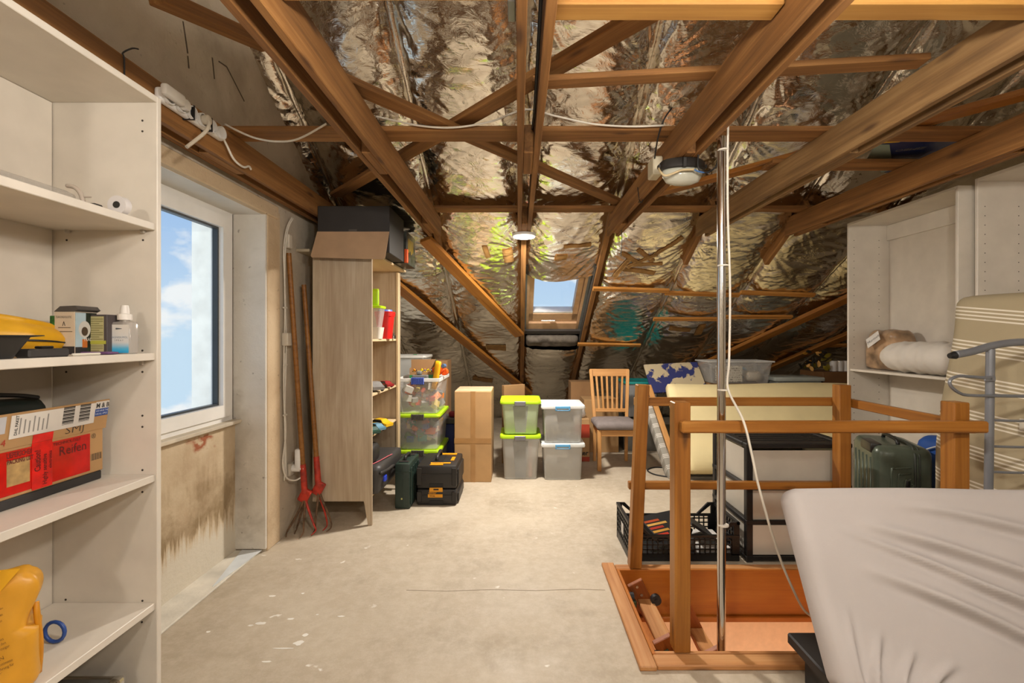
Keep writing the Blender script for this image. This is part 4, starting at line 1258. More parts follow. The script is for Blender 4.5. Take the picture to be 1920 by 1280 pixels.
# sockets and cables between niche and cupboard
t = thing('wall_socket', 'white energy meter plug in a wall socket near tools', 'socket', (WX + 0.006, 3.30, 0.43))
bm = BM(); box(bm, 0.0, 0.022, -0.045, 0.045, -0.02, 0.07, 0.004); part('socket_box', bm, M('b9b0a0', 0.6), t)
bm = BM(); box(bm, 0.045, 0.085, -0.03, 0.028, 0.03, 0.17, 0.010, 2); cyl(bm, (0.022, 0, 0.03), (0.075, 0, 0.03), 0.027, n=18); mtr = part('meter', bm, M('e4e2de', 0.4), t, 'auto')
bm = BM(); box(bm, 0.0855, 0.0872, -0.022, 0.020, 0.09, 0.16, 0.0005); part('meter_trim', bm, M('7fb531', 0.4), mtr)
bm = BM(); box(bm, 0.0874, 0.088, -0.016, 0.014, 0.095, 0.148, 0.0002); part('meter_screen', bm, M('3d4038', 0.3), mtr)
bm = BM(); cyl(bm, (0.075, 0, 0.03), (0.105, 0, 0.03), 0.021, n=16); box(bm, 0.085, 0.10, -0.008, 0.008, 0.0, 0.03, 0.004); part('plug', bm, M('e0dcd4', 0.4), t, 'auto')
bm = BM(); tube(bm, [(0.092, 0.0, 0.0), (0.088, 0.0, -0.03), (0.05, -0.03, -0.05), (0.02, -0.09, -0.01), (0.01, -0.12, 0.10), (0.012, -0.085, 0.3), (0.008, -0.10, 0.6), (0.01, -0.09, 0.86)], 0.006, 8, 6); part('cord', bm, CABLE_W, t, True)
t = thing('wall_cable', 'bundle of white cables clipped up the wall beside niche', 'cable', (WX + 0.01, 3.20, 1.3))
for dy, ph in ((0.0, 0), (0.018, 1.7)):
    bm = BM(); tube(bm, [(0.006, dy + 0.010 * math.sin(i * 1.3 + ph), -0.9 + i * 0.2) for i in range(9)] + [(0.012, dy + 0.02, 0.86), (0.03, dy + 0.06, 0.95)], 0.0052, 8, 5); part('cable', bm, CABLE_W, t, True)
bm = BM()
for z in (-0.45, -0.1, 0.3): box(bm, 0, 0.013, -0.012, 0.032, z, z + 0.012, 0.002)
part('cable_clip', bm, CABLE_W, t)
o = slab('wall_switch', WX + 0.0005, WX + 0.045, 3.19, 3.28, 1.34, 1.43, M('cdc5b6', 0.5), None, 0.006); tag(o, 'square cream junction switch on the wall at mid height', 'switch')
o = slab('wall_switch', WX + 0.0005, WX + 0.035, 3.23, 3.28, 2.03, 2.13, M('cdc5b6', 0.5), None, 0.006); tag(o, 'small cream socket box high up beside the rafters', 'switch')
o = slab('wall_ledge', WX + 0.0005, WX + 0.10, 3.40, 3.62, 2.035, 2.055, M('b5a78e', 0.6), None, 0.003); tag(o, 'small wooden ledge on the wall left of carton flap', 'ledge')

# garden tools
HAND = wood('tool_handle', '6e4416', '8c5a20', '9c6a30', 0.5, 30, 0.1, False)
REDM = M('b3301c', 0.5, 0, 0.25, 20)
RUST = M('6b5038', 0.7, 0.2, 0.3, 25)


def fork_tool(label, base_p, top_p, head, cat='tool'):
    b0 = Vector(base_p); tp = Vector(top_p)
    t = thing('garden_fork', label, cat, (b0.x, b0.y, 0), 0, 'garden tools leaning on the wall')
    q = Vector((b0.x, b0.y, 0))
    d = (tp - b0).normalized()
    s0 = b0 + d * 0.42
    bm = BM(); cyl(bm, s0 - q, tp - q, 0.017, 0.0165, 14); part('handle', bm, HAND, t, 'auto')
    bm = BM(); cyl(bm, b0 + d * 0.26 - q, s0 + d * 0.05 - q, 0.022, 0.02, 14); box(bm, -0.035, 0.035, -0.014, 0.014, -0.05, 0.05, 0.006, 1, Matrix.Translation(b0 + d * 0.24 - q) @ Matrix.Rotation(0.5, 4, 'Y')); part('socket', bm, REDM, t, 'auto')
    for i, (dx, dy) in enumerate(head):
        s = b0 + d * 0.22 - q
        bm = BM()
        tube(bm, [s, s + Vector((dx * 0.35, dy * 0.35, -0.08)), s + Vector((dx * 0.8, dy * 0.8, -0.17)), Vector((s.x + dx, s.y + dy, 0.03)), Vector((s.x + dx * 0.85, s.y + dy * 0.85 - 0.05, 0.012))], 0.009, 8, 6, False, lambda u: 0.011 - 0.008 * u)
        part('tine', bm, REDM if i == 0 else RUST, t, True)
    return t


fork_tool('long handled red cultivator nearest to the energy meter', (-1.53, 3.32, 0.02), (-1.612, 3.22, 1.99), [(0.10, -0.05), (-0.05, -0.02), (0.03, -0.09), (-0.09, -0.08)])
fork_tool('shorter rusty cultivator tight beside the cupboard side', (-1.435, 3.335, 0.06), (-1.60, 3.42, 1.79), [(0.06, 0.0), (0.10, -0.02), (0.0, -0.06)])

# ------------------------------------------------------------------ pine cupboard and its contents
cu = thing('pine_cupboard', 'tall whitewashed pine cupboard with open shelves', 'cupboard', (-1.31, 3.815, 0))
cx = lambda x: x + 1.31
cy = lambda y_: y_ - 3.815
KX0, KX1, KY0, KY1 = -1.53, -1.09, 3.41, 4.235


def pine_side(y0, y1):
    m = Matrix.Identity(4)
    # grain along z: mesh built with its length on local x, then stood up
    bm = BM()
    poly = [(0.18, KX0), (2.0, KX0), (2.0, KX1), (0.0, KX1), (0.0, KX1 - 0.028), (0.16, KX1 - 0.055), (0.18, KX1 - 0.06)]
    prism(bm, [(a - 1.0, cx(b_)) for a, b_ in poly], cy(y0), cy(y1), lambda u, v, d: Vector((u, d, -v)))
    o = part('side_panel', bm, PINE, cu)
    o.matrix_local = Matrix.Translation((0, 0, 1.0)) @ Matrix.Rotation(-math.pi / 2, 4, 'Y')
    return o


pine_side(KY0, KY0 + 0.02); pine_side(KY1 - 0.02, KY1)
bar('rear_stile', (cx(KX0) + 0.03, cy(KY0) - 0.004, 0.18), (cx(KX0) + 0.03, cy(KY0) - 0.004, 2.0), 0.008, 0.055, PINE, cu, up=(1, 0, 0), bev=0.002)
PIN2 = wood('pale_pine_shelf', 'bfa680', 'cfb68f', 'd9c39d', 0.55, 10, 0.05, False)
slab('back_panel', cx(KX0), cx(KX0) + 0.008, cy(KY0) + 0.021, cy(KY1) - 0.021, 0.19, 1.98, PIN2, cu)
bar('top_panel', (cx(KX0 - 0.005) + 0.245, cy(KY0) - 0.01, 2.011), (cx(KX0 - 0.005) + 0.245, cy(KY1) + 0.03, 2.011), 0.49, 0.02, PIN2, cu)
for z in (0.20, 0.655, 0.965, 1.385):
    bar('shelf_board', (cx(-1.315), cy(KY0) + 0.0215, z - 0.009), (cx(-1.315), cy(KY1) - 0.0215, z - 0.009), 0.40, 0.018, PIN2, cu, bev=0.002)
bar('front_stile', (cx(KX1) - 0.012, cy(KY1) - 0.0415, 0.125), (cx(KX1) - 0.012, cy(KY1) - 0.0415, 1.99), 0.04, 0.02, PIN2, cu, up=(1, 0, 0), bev=0.002)

# carton on the cupboard
t = thing('black_carton', 'large black carton with tan flap hanging over cupboard', 'carton', (-1.22, 3.60, 2.022))
bm = BM(); box(bm, -0.26, 0.27, -0.22, 0.20, 0.0, 0.345, 0.003); part('carton_body', bm, M('25211f', 0.6, 0, 0.08), t)
bm = BM()
prism(bm, [(-0.26, 0.155), (0.27, 0.155), (0.255, -0.05), (0.24, -0.06), (-0.275, -0.045), (-0.285, -0.03)], 0, 0.004, lambda u, v, d: Vector((u, -0.222 - d - (0.155 - v) * 0.28, v)))
part('flap', bm, M('a8896a', 0.85, 0, 0.05), t)
bm = BM(); box(bm, -0.03, 0.03, -0.2235, -0.2212, 0.158, 0.172, 0); part('slot', bm, M('4a4440', 0.6), t)
t = thing('game_box', 'dark glossy box with orange corner behind the black carton', 'box', (-1.0, 4.02, 2.022))
bm = BM(); box(bm, -0.14, 0.06, -0.16, 0.16, 0, 0.27, 0.003); part('box_body', bm, M('3a3d38', 0.3, 0, 0.5, 16), t)
bm = BM(); box(bm, 0.04, 0.068, -0.168, -0.135, 0.005, 0.12, 0.004); part('corner', bm, M('e0551a', 0.4), t)
bm = BM()
for i in range(4): box(bm, 0.0605, 0.0615, -0.1 + i * 0.05, -0.085 + i * 0.05, 0.10 + 0.02 * (i % 2), 0.22, 0)
part('print', bm, M('caa32a', 0.5), t)

# contents of the shelves
t = thing('red_bucket', 'red plastic bucket with blue lid in the cupboard', 'bucket', (-1.14, 3.92, 1.386))
bm = BM(); loft(bm, [rrect(0, 0, a, a, 0.03, z) for a, z in ((0.052, 0), (0.068, 0.19), (0.074, 0.192), (0.076, 0.23), (0.070, 0.232))]); part('bucket_body', bm, M('d81a14', 0.4), t, 'auto')
bm = BM(); lathe(bm, [(0, 0.2325), (0.062, 0.2325), (0.058, 0.248), (0, 0.25)], n=20); part('lid', bm, M('5a76c4', 0.4), t, 'auto')
t = thing('clear_tub', 'clear tub with lime green lid set in front of the red bucket', 'tub', (-1.16, 3.70, 1.386))
bm = BM(); loft(bm, [rrect(0, 0, a, a, 0.02, z) for a, z in ((0.05, 0.095), (0.068, 0.245))]); part('tub_body', bm, CLEAR, t, 'auto')
bm = BM(); loft(bm, [rrect(0, 0, a, a, 0.03, z) for a, z in ((0.074, 0.2455), (0.078, 0.262), (0.070, 0.266))]); part('lid', bm, LIME, t, 'auto')
bm = BM(); soft_box(bm, 0.03, 0.01, 0.07, 0.009, 4, 2, 6, None, (0.0, 0.02, 0.337)); part('lid_flap', bm, LIME, t, True)
bm = BM(); loft(bm, [rrect(0, 0, a, a, 0.03, z) for a, z in ((0.055, 0), (0.066, 0.094))]); part('under_tub', bm, M('cfc8bb', 0.5), t, 'auto')
t = thing('small_jar', 'tiny chrome topped jar beside the red bucket', 'jar', (-1.11, 4.07, 1.386))
bm = BM(); lathe(bm, [(0, 0), (0.02, 0), (0.02, 0.03), (0.012, 0.04), (0.015, 0.055), (0, 0.056)], n=16); part('jar_body', bm, STEEL, t, 'auto')
tag(slab('hinge_plate', -1.20, -1.14, 3.4305, 3.45, 1.27, 1.35, M('6e6a64', 0.4, 0.7), None, 0.004), 'dark metal cupboard hinge under the upper shelf', 'hinge')


def toy_car(label, loc, rz, col, s=1.0, spoke='2b2b2b'):
    t = thing('toy_car', label, 'toy car', loc, rz, 'toy cars in the cupboard')
    bm = BM()
    prof = [(-0.085, 0.012), (-0.088, 0.03), (-0.06, 0.036), (-0.035, 0.056), (0.02, 0.057), (0.045, 0.037), (0.08, 0.031), (0.088, 0.012)]
    prism(bm, [(a * s, b_ * s) for a, b_ in prof], -0.034 * s, 0.034 * s, lambda u, v, d: Vector((u, d * (1 - 0.25 * (v > 0.045 * s)), v)))
    part('car_body', bm, M(col, 0.3), t)
    for sx in (-0.055, 0.055):
        for sy in (-0.0345, 0.0245):
            bm = BM(); cyl(bm, (sx * s, sy * s, 0.016 * s), (sx * s, (sy + 0.01) * s, 0.016 * s), 0.016 * s, n=14); part('wheel', bm, M(spoke, 0.6), t)
    bm = BM(); prism(bm, [(-0.05 * s, 0.039 * s), (-0.034 * s, 0.053 * s), (0.018 * s, 0.054 * s), (0.038 * s, 0.039 * s)], -0.0348 * s, 0.0348 * s, lambda u, v, d: Vector((u, d, v))); part('car_window', bm, M('1d2226', 0.15), t)
    return t


toy_car('silver toy car with black roof on the middle shelf', (-1.17, 3.72, 0.966), 2.2, '8a8886', 1.35)
toy_car('dark red toy car at the back of middle shelf', (-1.16, 3.98, 0.966), 2.5, '8a2024', 1.0)
toy_car('white toy car half hidden by the cupboard side', (-1.26, 3.60, 0.966), 2.0, 'd8d4cc', 1.3)
toy_car('bright yellow toy car on the lower shelf', (-1.15, 3.80, 0.656), 2.7, 'e0b210', 1.25)
toy_car('light blue toy car before the yellow one', (-1.14, 3.67, 0.656), 2.5, '5c8ca4', 1.0)
toy_car('dark green toy car at the shelf front edge', (-1.14, 3.545, 0.656), 2.4, '1f4a40', 1.0)
toy_car('black toy car behind the yellow one', (-1.34, 3.90, 0.656), 2.8, '2b2826', 1.2)
t = thing('tool_case', 'black plastic tool case with blue latch in cupboard base', 'case', (-1.2, 3.80, 0.201))
bm = BM(); soft_box(bm, 0.155, 0.33, 0.11, 0.03, 8, 12, 6, lambda p, x, y, z: Vector((p.x * (1 - 0.08 * (z < 0)), p.y, p.z)), (0, 0, 0.11)); part('case_body', bm, M('3a3735', 0.5), t, True)
bm = BM(); box(bm, 0.150, 0.170, -0.25, -0.20, 0.08, 0.125, 0.005); part('latch', bm, M('2a43c0', 0.4), t)
bm = BM(); tube(bm, [(0.156, -0.33, 0.17), (0.172, -0.2, 0.16), (0.175, -0.05, 0.15), (0.172, 0.0, 0.12)], 0.012, 8, 5); part('handle', bm, M('322f2d', 0.5), t, True)
t = thing('black_pouch', 'black padded pouch on top of the black tool case', 'pouch', (-1.19, 3.58, 0.422))
bm = BM(); soft_box(bm, 0.09, 0.10, 0.075, 0.05, 8, 8, 6, None, (0, 0, 0.076)); part('pouch_body', bm, M('262423', 0.5), t, True)
bm = BM(); tube(bm, [(0.06, -0.09, 0.005), (0.095, 0.02, 0.006), (0.12, 0.14, 0.008), (0.138, 0.24, 0.005)], 0.004, 6, 5); part('pink_cord', bm, M('c4606a', 0.5), t, True)

t = thing('drill_case', 'upright dark green tool case with top handle', 'case', (-0.945, 3.90, 0))
GRN = M('22332c', 0.45, 0, 0.08)
bm = BM(); box(bm, -0.062, 0.062, -0.165, 0.175, 0.0, 0.37, 0.012, 2); part('case_body', bm, GRN, t, 'auto')
bm = BM(); box(bm, -0.064, 0.064, -0.168, 0.178, 0.30, 0.307, 0.002); box(bm, 0.0625, 0.0665, -0.14, 0.15, 0.03, 0.28, 0.002); box(bm, 0.0, 0.004, -0.1675, -0.164, 0.02, 0.36, 0)
for i in range(4): box(bm, 0.0625, 0.070, -0.15 + i * 0.08, -0.10 + i * 0.08, 0.03, 0.33, 0.003)
part('rib', bm, GRN, t)
bm = BM(); tube(bm, [(0, -0.07, 0.37), (0, -0.07, 0.392), (0, -0.05, 0.402), (0, 0.05, 0.402), (0, 0.07, 0.392), (0, 0.07, 0.37)], 0.013, 8, 3); part('handle', bm, M('1a1c1b', 0.5), t, True)
bm = BM(); box(bm, -0.04, 0.04, -0.125, -0.09, 0.3705, 0.378, 0.003); box(bm, -0.04, 0.04, 0.10, 0.14, 0.3705, 0.378, 0.003); part('latch', bm, M('2a2524', 0.5), t)
bm = BM(); cyl(bm, (-0.004, -0.1675, 0.085), (-0.004, -0.166, 0.085), 0.008, n=12); part('sticker', bm, M('c4c07a', 0.5), t)


def system_case(label, z0, hgt, top):
    t = thing('system_case', label, 'tool case', (-0.68, 4.03, z0), 0, 'stacked black and yellow tool cases')
    K = M('221f1d', 0.48, 0, 0.08); YL = M('dd9612', 0.4, 0, 0.05)
    bm = BM(); box(bm, -0.165, 0.165, -0.215, 0.215, 0.002, hgt - 0.002, 0.016, 2); part('case_body', bm, K, t, 'auto')
    bm = BM()
    for sx in (-0.165, 0.125):
        box(bm, sx, sx + 0.04, -0.222, -0.205, 0.03, hgt - 0.02, 0.004)
    box(bm, 0.160, 0.180, -0.17, 0.17, 0.02, hgt - 0.04, 0.006)
    box(bm, -0.168, 0.168, -0.219, 0.219, hgt * 0.62, hgt * 0.62 + 0.006, 0.002)
    part('rib', bm, K, t)
    bm = BM(); box(bm, -0.06, 0.055, -0.218, -0.2135, 0.008, 0.045, 0.002); part('recess', bm, M('141211', 0.6), t)
    if top:
        bm = BM(); prism(bm, [(-0.06, -0.022), (0.052, -0.022), (0.05, 0.012), (-0.058, 0.012)], -0.224, -0.217, lambda u, v, d: Vector((u, d, v))); lt = part('latch', bm, YL, t)
        bm = BM(); box(bm, -0.025, 0.018, -0.2255, -0.2242, -0.008, 0.004, 0); part('latch_slot', bm, M('2a2018', 0.6), lt)
        bm = BM(); prism(bm, [(-0.06, -0.204), (0.052, -0.204), (0.046, -0.165), (-0.05, -0.165)], hgt - 0.0018, hgt + 0.003, lambda u, v, d: Vector((u, v, d))); part('latch', bm, YL, t)
        lb = slab('label_plate', -0.064, 0.105, -0.155, -0.12, hgt - 0.0018, hgt + 0.001, YL, t, 0)
        text('DEWALT', 0.024, (-0.05, -0.147, hgt + 0.0014), (1, 0, 0), (0, 1, 0), M('2a2018', 0.6), lb, bold=0.0008)
        slab('label_plate', 0.092, 0.122, -0.06, 0.06, hgt - 0.0018, hgt + 0.001, YL, t, 0)
        slab('label_plate', -0.05, 0.12, 0.13, 0.18, hgt - 0.0018, hgt + 0.004, YL, t, 0)
        bm = BM(); box(bm, -0.075, 0.03, -0.08, 0.12, hgt - 0.0019, hgt + 0.0004, 0); part('recess', bm, M('141211', 0.6), t)
        bm = BM(); tube(bm, [(-0.022, -0.06, hgt), (-0.022, -0.05, hgt + 0.03), (-0.022, 0.06, hgt + 0.045), (-0.022, 0.12, hgt + 0.04), (-0.022, 0.135, hgt)], 0.014, 8, 3); part('handle', bm, M('2a2725', 0.5), t, True)
    else:
        lb = patch('label_plate', (-0.072, -0.2152, hgt - 0.068), (1, 0, 0), (0, 0, 1), 0.122, 0.026, YL, t, 0.004)
        text('DEWALT', 0.016, (-0.066, -0.2196, hgt - 0.036), (1, 0, 0), (0, 0, 1), YL, lb, bold=0.0006)
        text('TSTAK', 0.016, (-0.06, -0.2196, hgt - 0.061), (1, 0, 0), (0, 0, 1), M('2a2018', 0.6), lb, bold=0.0006)
    return t


system_case('lower black tool case with yellow label plate', 0.0, 0.137, False)
system_case('upper black tool case with handle and yellow latches', 0.139, 0.195, True)


# ------------------------------------------------------------------ storage bins
def bin_body(hx, hy, h0, h1, mat, t, tx=0.88, name='bin_body', rr=0.03):
    bm = BM()
    loft(bm, [rrect(0, 0, hx * tx * a, hy * tx * a, rr, z) for a, z in ((0.97, h0), (1.0, h0 + 0.008))] + [rrect(0, 0, hx * 0.985, hy * 0.985, rr, h1 - 0.03), rrect(0, 0, hx, hy, rr, h1 - 0.028), rrect(0, 0, hx, hy, rr, h1)], True, False)
    return part(name, bm, mat, t, 'auto')


def lid(hx, hy, z, mat, t, hgt=0.03, rr=0.035, inset=0.012):
    bm = BM()
    loft(bm, [rrect(0, 0, hx + 0.010, hy + 0.010, rr, z - hgt * 0.6), rrect(0, 0, hx + 0.014, hy + 0.014, rr, z - hgt * 0.2), rrect(0, 0, hx + 0.010, hy + 0.010, rr, z + hgt * 0.3),
              rrect(0, 0, hx - inset, hy - inset, rr, z + hgt * 0.4), rrect(0, 0, hx - inset - 0.01, hy - inset - 0.01, rr, z + hgt * 0.2)])
    return part('lid', bm, mat, t, 'auto')


TOYC = ['d2571c', 'd8a018', '4b7a3a', '3a5ea0', 'a83a34', 'b9a0c0', '6a6a6a', 'c8b090', '2f7f7a']


def toy_fill(name, label, hx, hy, z0, z1, loc, n_, seed, cols=TOYC):
    rnd = random.Random(seed)
    me = bpy.data.meshes.new(name)
    bm = BM(); idx = []
    for i in range(n_):
        a = rnd.uniform(0.022, 0.05)
        m4 = Matrix.Translation((rnd.uniform(-hx, hx), rnd.uniform(-hy, hy) * (0.4 if i % 3 else 1), rnd.uniform(z0, z1))) @ Matrix.Rotation(rnd.uniform(0, 3), 4, Vector((rnd.random(), rnd.random(), rnd.random() + 0.1)).normalized())
        f0 = len(bm.faces)
        box(bm, -a, a, -a * 0.6, a * 0.6, -a * 0.7, a * 0.7, 0, 1, m4)
        idx += [i % len(cols)] * (len(bm.faces) - f0)
    o = part(name, bm, M(cols[0], 0.5), None)
    for c_ in cols[1:]: o.data.materials.append(M(c_, 0.5))
    o.data.polygons.foreach_set('material_index', idx)
    o.location = loc
    tag(o, label, 'toys'); o['kind'] = 'stuff'
    return o


SBX, SBY = -0.945, 4.60
hx, hy = 0.195, 0.28
for i, lb in enumerate(('lowest clear bin with lime lid behind the green case', 'middle clear bin full of toys with lime lid', 'topmost clear toy bin, open, with blue grips')):
    t = thing('toy_bin', lb, 'bin', (SBX, SBY, 0.002 + i * 0.338), 0, 'toy bins stacked behind the cupboard')
    bin_body(hx, hy, 0.0, 0.318, CLEAR, t, 0.90)
    if i < 2:
        lid(hx, hy, 0.322, LIME, t)
        bm = BM()
        for j in range(9): box(bm, -0.06 + j * 0.0135, -0.06 + j * 0.0135 + 0.011, -hy - 0.036, -hy - 0.012, 0.285, 0.34, 0.004)
        part('grip', bm, M('4a4541', 0.5), t)
    else:
        bm = BM()
        for (a, b_, c_, d_) in ((-hx - 0.012, hx + 0.012, -hy - 0.012, -hy + 0.004), (-hx - 0.012, hx + 0.012, hy - 0.004, hy + 0.012), (-hx - 0.012, -hx + 0.004, -hy + 0.0042, hy - 0.0042), (hx - 0.004, hx + 0.012, -hy + 0.0042, hy - 0.0042)):
            box(bm, a, b_, c_, d_, 0.302, 0.335, 0.003)
        part('rim', bm, M('d8d6d0', 0.4), t)
        bm = BM()
        for j in range(9): box(bm, -0.06 + j * 0.0135, -0.06 + j * 0.0135 + 0.011, -hy - 0.034, -hy - 0.0125, 0.278, 0.345, 0.004)
        part('grip', bm, M('3a4f9e', 0.5), t)
toy_fill('toy_jumble', 'jumble of colourful toy bricks inside the middle bin', hx * 0.72, hy * 0.75, 0.06, 0.255, (SBX, SBY, 0.34), 90, 3)
toy_fill('toy_jumble', 'jumble of orange and grey toys inside the topmost bin', hx * 0.72, hy * 0.75, 0.06, 0.25, (SBX, SBY, 0.678), 70, 5, ['d2471c', '8a8680', 'd8781c', 'c9c5bd', '7a746c', 'b9a040', 'b4442c'])
toy_fill('toy_jumble', 'dim jumble of toys inside the lowest bin', hx * 0.72, hy * 0.75, 0.06, 0.25, (SBX, SBY, 0.002), 50, 9)
t = thing('brick_carton', 'small open green and brown carton of toy bricks', 'carton', (-0.955, 4.60, 0.975), math.radians(8))
bm = BM(); box(bm, -0.125, 0.125, -0.09, -0.087, 0.0, 0.085, 0); box(bm, -0.125, 0.125, 0.087, 0.09, 0.0, 0.2, 0); box(bm, -0.125, -0.122, -0.087, 0.087, 0.0, 0.12, 0); box(bm, -0.125, 0.125, -0.087, 0.087, 0, 0.003, 0); part('carton_body', bm, CARD_D, t)
bm = BM(); prism(bm, [(-0.09, 0.0), (0.09, 0.0), (0.09, 0.20), (-0.09, 0.09)], 0.122, 0.126, lambda u, v, d: Vector((d, u, v))); box(bm, -0.125, 0.122, -0.093, -0.0905, 0, 0.055, 0); part('green_side', bm, M('1f7a42', 0.5), t)
rnd = random.Random(11)
for i in range(34):
    c_ = rnd.choice(['e0c81a', 'e0c81a', 'e08a1a', '2a2a2c', '4a5a70', 'd8a058'])
    p = (-0.955 + rnd.uniform(-0.10, 0.10), 4.60 + rnd.uniform(-0.07, 0.07), 1.03 + rnd.uniform(0, 0.045))
    a = rnd.uniform(0.008, 0.013)
    bm = BM(); box(bm, -a, a, -a * 0.7, a * 0.7, -a * 0.7, a * 0.7, 0.001); o = part('toy_brick', bm, M(c_, 0.4)); o.location = p; o.rotation_euler = (rnd.uniform(0, 3), rnd.uniform(0, 3), 0)
    tag(o, 'tiny plastic toy brick heaped in the green carton', 'toy brick', 'toy bricks in the green carton')
t = thing('toy_blaster', 'orange and yellow toy blaster sticking out of top bin', 'toy', (-0.795, 4.50, 0.92), math.radians(-20))
bm = BM(); soft_box(bm, 0.03, 0.018, 0.14, 0.012, 4, 3, 8, None, (0, 0, 0), Matrix.Translation((0, -0.02, 0.11)) @ Matrix.Rotation(0.18, 4, 'Y')); part('stock', bm, M('e8a814', 0.4), t, True)
bm = BM(); soft_box(bm, 0.05, 0.02, 0.06, 0.018, 5, 3, 6, None, (0, 0, 0), Matrix.Translation((0.0, 0.02, 0.16)) @ Matrix.Rotation(0.9, 4, 'Y')); cyl(bm, (0.06, 0.02, 0.14), (0.06, 0.055, 0.14), 0.035, n=14); part('barrel', bm, M('e0561a', 0.4), t, 'auto')
bm = BM(); cyl(bm, (0.06, 0.0, 0.2), (0.06, 0.04, 0.2), 0.02, n=12); part('knob', bm, M('4a6488', 0.4), t, 'auto')
t = thing('grey_toy', 'grey plastic toy vehicle in front of the green carton', 'toy', (-0.955, 4.445, 0.975))
bm = BM(); box(bm, -0.07, 0.08, -0.03, 0.03, 0.0, 0.06, 0.006); box(bm, -0.03, 0.02, -0.025, 0.025, 0.06, 0.10, 0.012); part('toy_body', bm, M('6a6a68', 0.5), t)
t = thing('lidded_bin', 'white lidded bin at the back behind the cupboard', 'bin', (-1.28, 5.2, 0.0))
bin_body(0.26, 0.2, 0.0, 1.18, FROST, t, 0.95); lid(0.26, 0.2, 1.19, M('cfcdc6', 0.5), t)
bm = BM(); cyl(bm, (0.12, -0.05, 1.203), (0.12, -0.05, 1.208), 0.02, n=12); part('sticker', bm, M('2a8a4a', 0.5), t)
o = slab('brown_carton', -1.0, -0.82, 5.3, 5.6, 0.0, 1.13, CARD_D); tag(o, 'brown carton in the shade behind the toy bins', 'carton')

t = thing('tall_carton', 'tall brown shipping carton sealed with tape cross', 'carton', (-0.44, 4.65, 0))
bm = BM(); box(bm, -0.178, 0.178, -0.22, 0.22, 0.0, 0.875, 0.004); part('carton_body', bm, CARD, t)
bm = BM(); box(bm, -0.02, 0.025, -0.2215, -0.2204, 0.0, 0.874, 0); box(bm, -0.179, 0.179, -0.2222, -0.2216, 0.375, 0.425, 0); part('tape', bm, M('a67c4c', 0.3), t)
bm = BM(); box(bm, -0.025, 0.03, -0.22, 0.22, 0.8752, 0.8765, 0); part('tape', bm, M('c4a880', 0.25), t)
bm = BM(); box(bm, -0.175, 0.178, -0.21, -0.002, 0.8755, 0.880, 0); box(bm, -0.178, 0.175, 0.002, 0.21, 0.8755, 0.880, 0)
bmesh.ops.delete(bm, geom=[], context='VERTS'); part('top_flap', bm, M('c0a583', 0.8), t)
o = bar('cardboard_sheet', (-0.17, 5.05, 0.44), (0.06, 5.2, 0.44), 0.05, 0.86, CARD_D, bev=0.003); tag(o, 'flattened cardboard sheet behind the tall carton', 'cardboard')
t = thing('blue_crate', 'dark blue crate with grey lid between bins and carton', 'crate', (-0.75, 5.02, 0))
bm = BM(); box(bm, -0.12, 0.10, -0.1, 0.2, 0.0, 0.47, 0.01); part('crate_body', bm, M('1f2a66', 0.5), t)
bm = BM(); box(bm, -0.13, 0.11, -0.11, 0.21, 0.471, 0.53, 0.008); part('lid', bm, M('4a4848', 0.5), t)
bm = BM(); soft_box(bm, 0.05, 0.04, 0.03, 0.02, 4, 4, 4, None, (0.04, 0, 0.56)); part('red_cloth', bm, M('8a2430', 0.7), t, True)


def lime_bin(label, z0, hgt, tint):
    t = thing('storage_bin', label, 'bin', (0.021, 4.69, z0), 0, 'lime lidded storage bins')
    bin_body(0.185, 0.20, 0, hgt - 0.02, tint, t, 0.86)
    lid(0.190, 0.205, hgt - 0.018, LIME, t, 0.034)
    bm = BM(); box(bm, -0.06, 0.05, -0.232, -0.218, hgt - 0.055, hgt - 0.008, 0.005); part('clip', bm, M('6d6a6c', 0.45), t)
    bm = BM(); prism(bm, [(-0.05, 0.012), (0.05, 0.012), (0.075, hgt - 0.06), (-0.075, hgt - 0.06)], 0, 0.003, lambda u, v, d: Vector((u, -0.172 - d - 0.026 * v / hgt, v))); part('front_panel', bm, see_through('bin_panel', 'a9a9a5', 0.5, 0.4), t)
    return t


t = lime_bin('lower lime lidded bin holding grey and pink things', 0.002, 0.445, FROST)
lime_bin('upper lime lidded bin tinted green, left of white bins', 0.449, 0.335, FROST_L)
o = slab('pink_folder', 0.10, 0.135, 4.54, 4.75, 0.02, 0.36, M('c08078', 0.6)); tag(o, 'pink folder showing through the lower lime bin', 'folder')
o = slab('grey_bundle', -0.10, 0.06, 4.56, 4.80, 0.02, 0.34, M('6f6a66', 0.8), None, 0.02); tag(o, 'dark grey bundle showing through the lower lime bin', 'bundle')


def white_bin(label, z0, hgt):
    t = thing('storage_bin', label, 'bin', (0.437, 4.69, z0), 0, 'white lidded storage bins')
    bin_body(0.195, 0.21, 0, hgt - 0.02, FROST, t, 0.92)
    lid(0.203, 0.215, hgt - 0.018, M('d6d8d6', 0.35), t, 0.036, 0.02, 0.03)
    bm = BM()
    box(bm, -0.078, 0.068, -0.240, -0.230, hgt - 0.034, hgt - 0.010, 0.003); box(bm, -0.078, -0.064, -0.240, -0.230, hgt - 0.05, hgt - 0.034, 0.002); box(bm, 0.054, 0.068, -0.240, -0.230, hgt - 0.05, hgt - 0.034, 0.002)
    box(bm, -0.078, 0.068, -0.238, -0.231, hgt - 0.055, hgt - 0.047, 0.002)
    part('clip', bm, M('5a9cc8', 0.4), t)
    return t


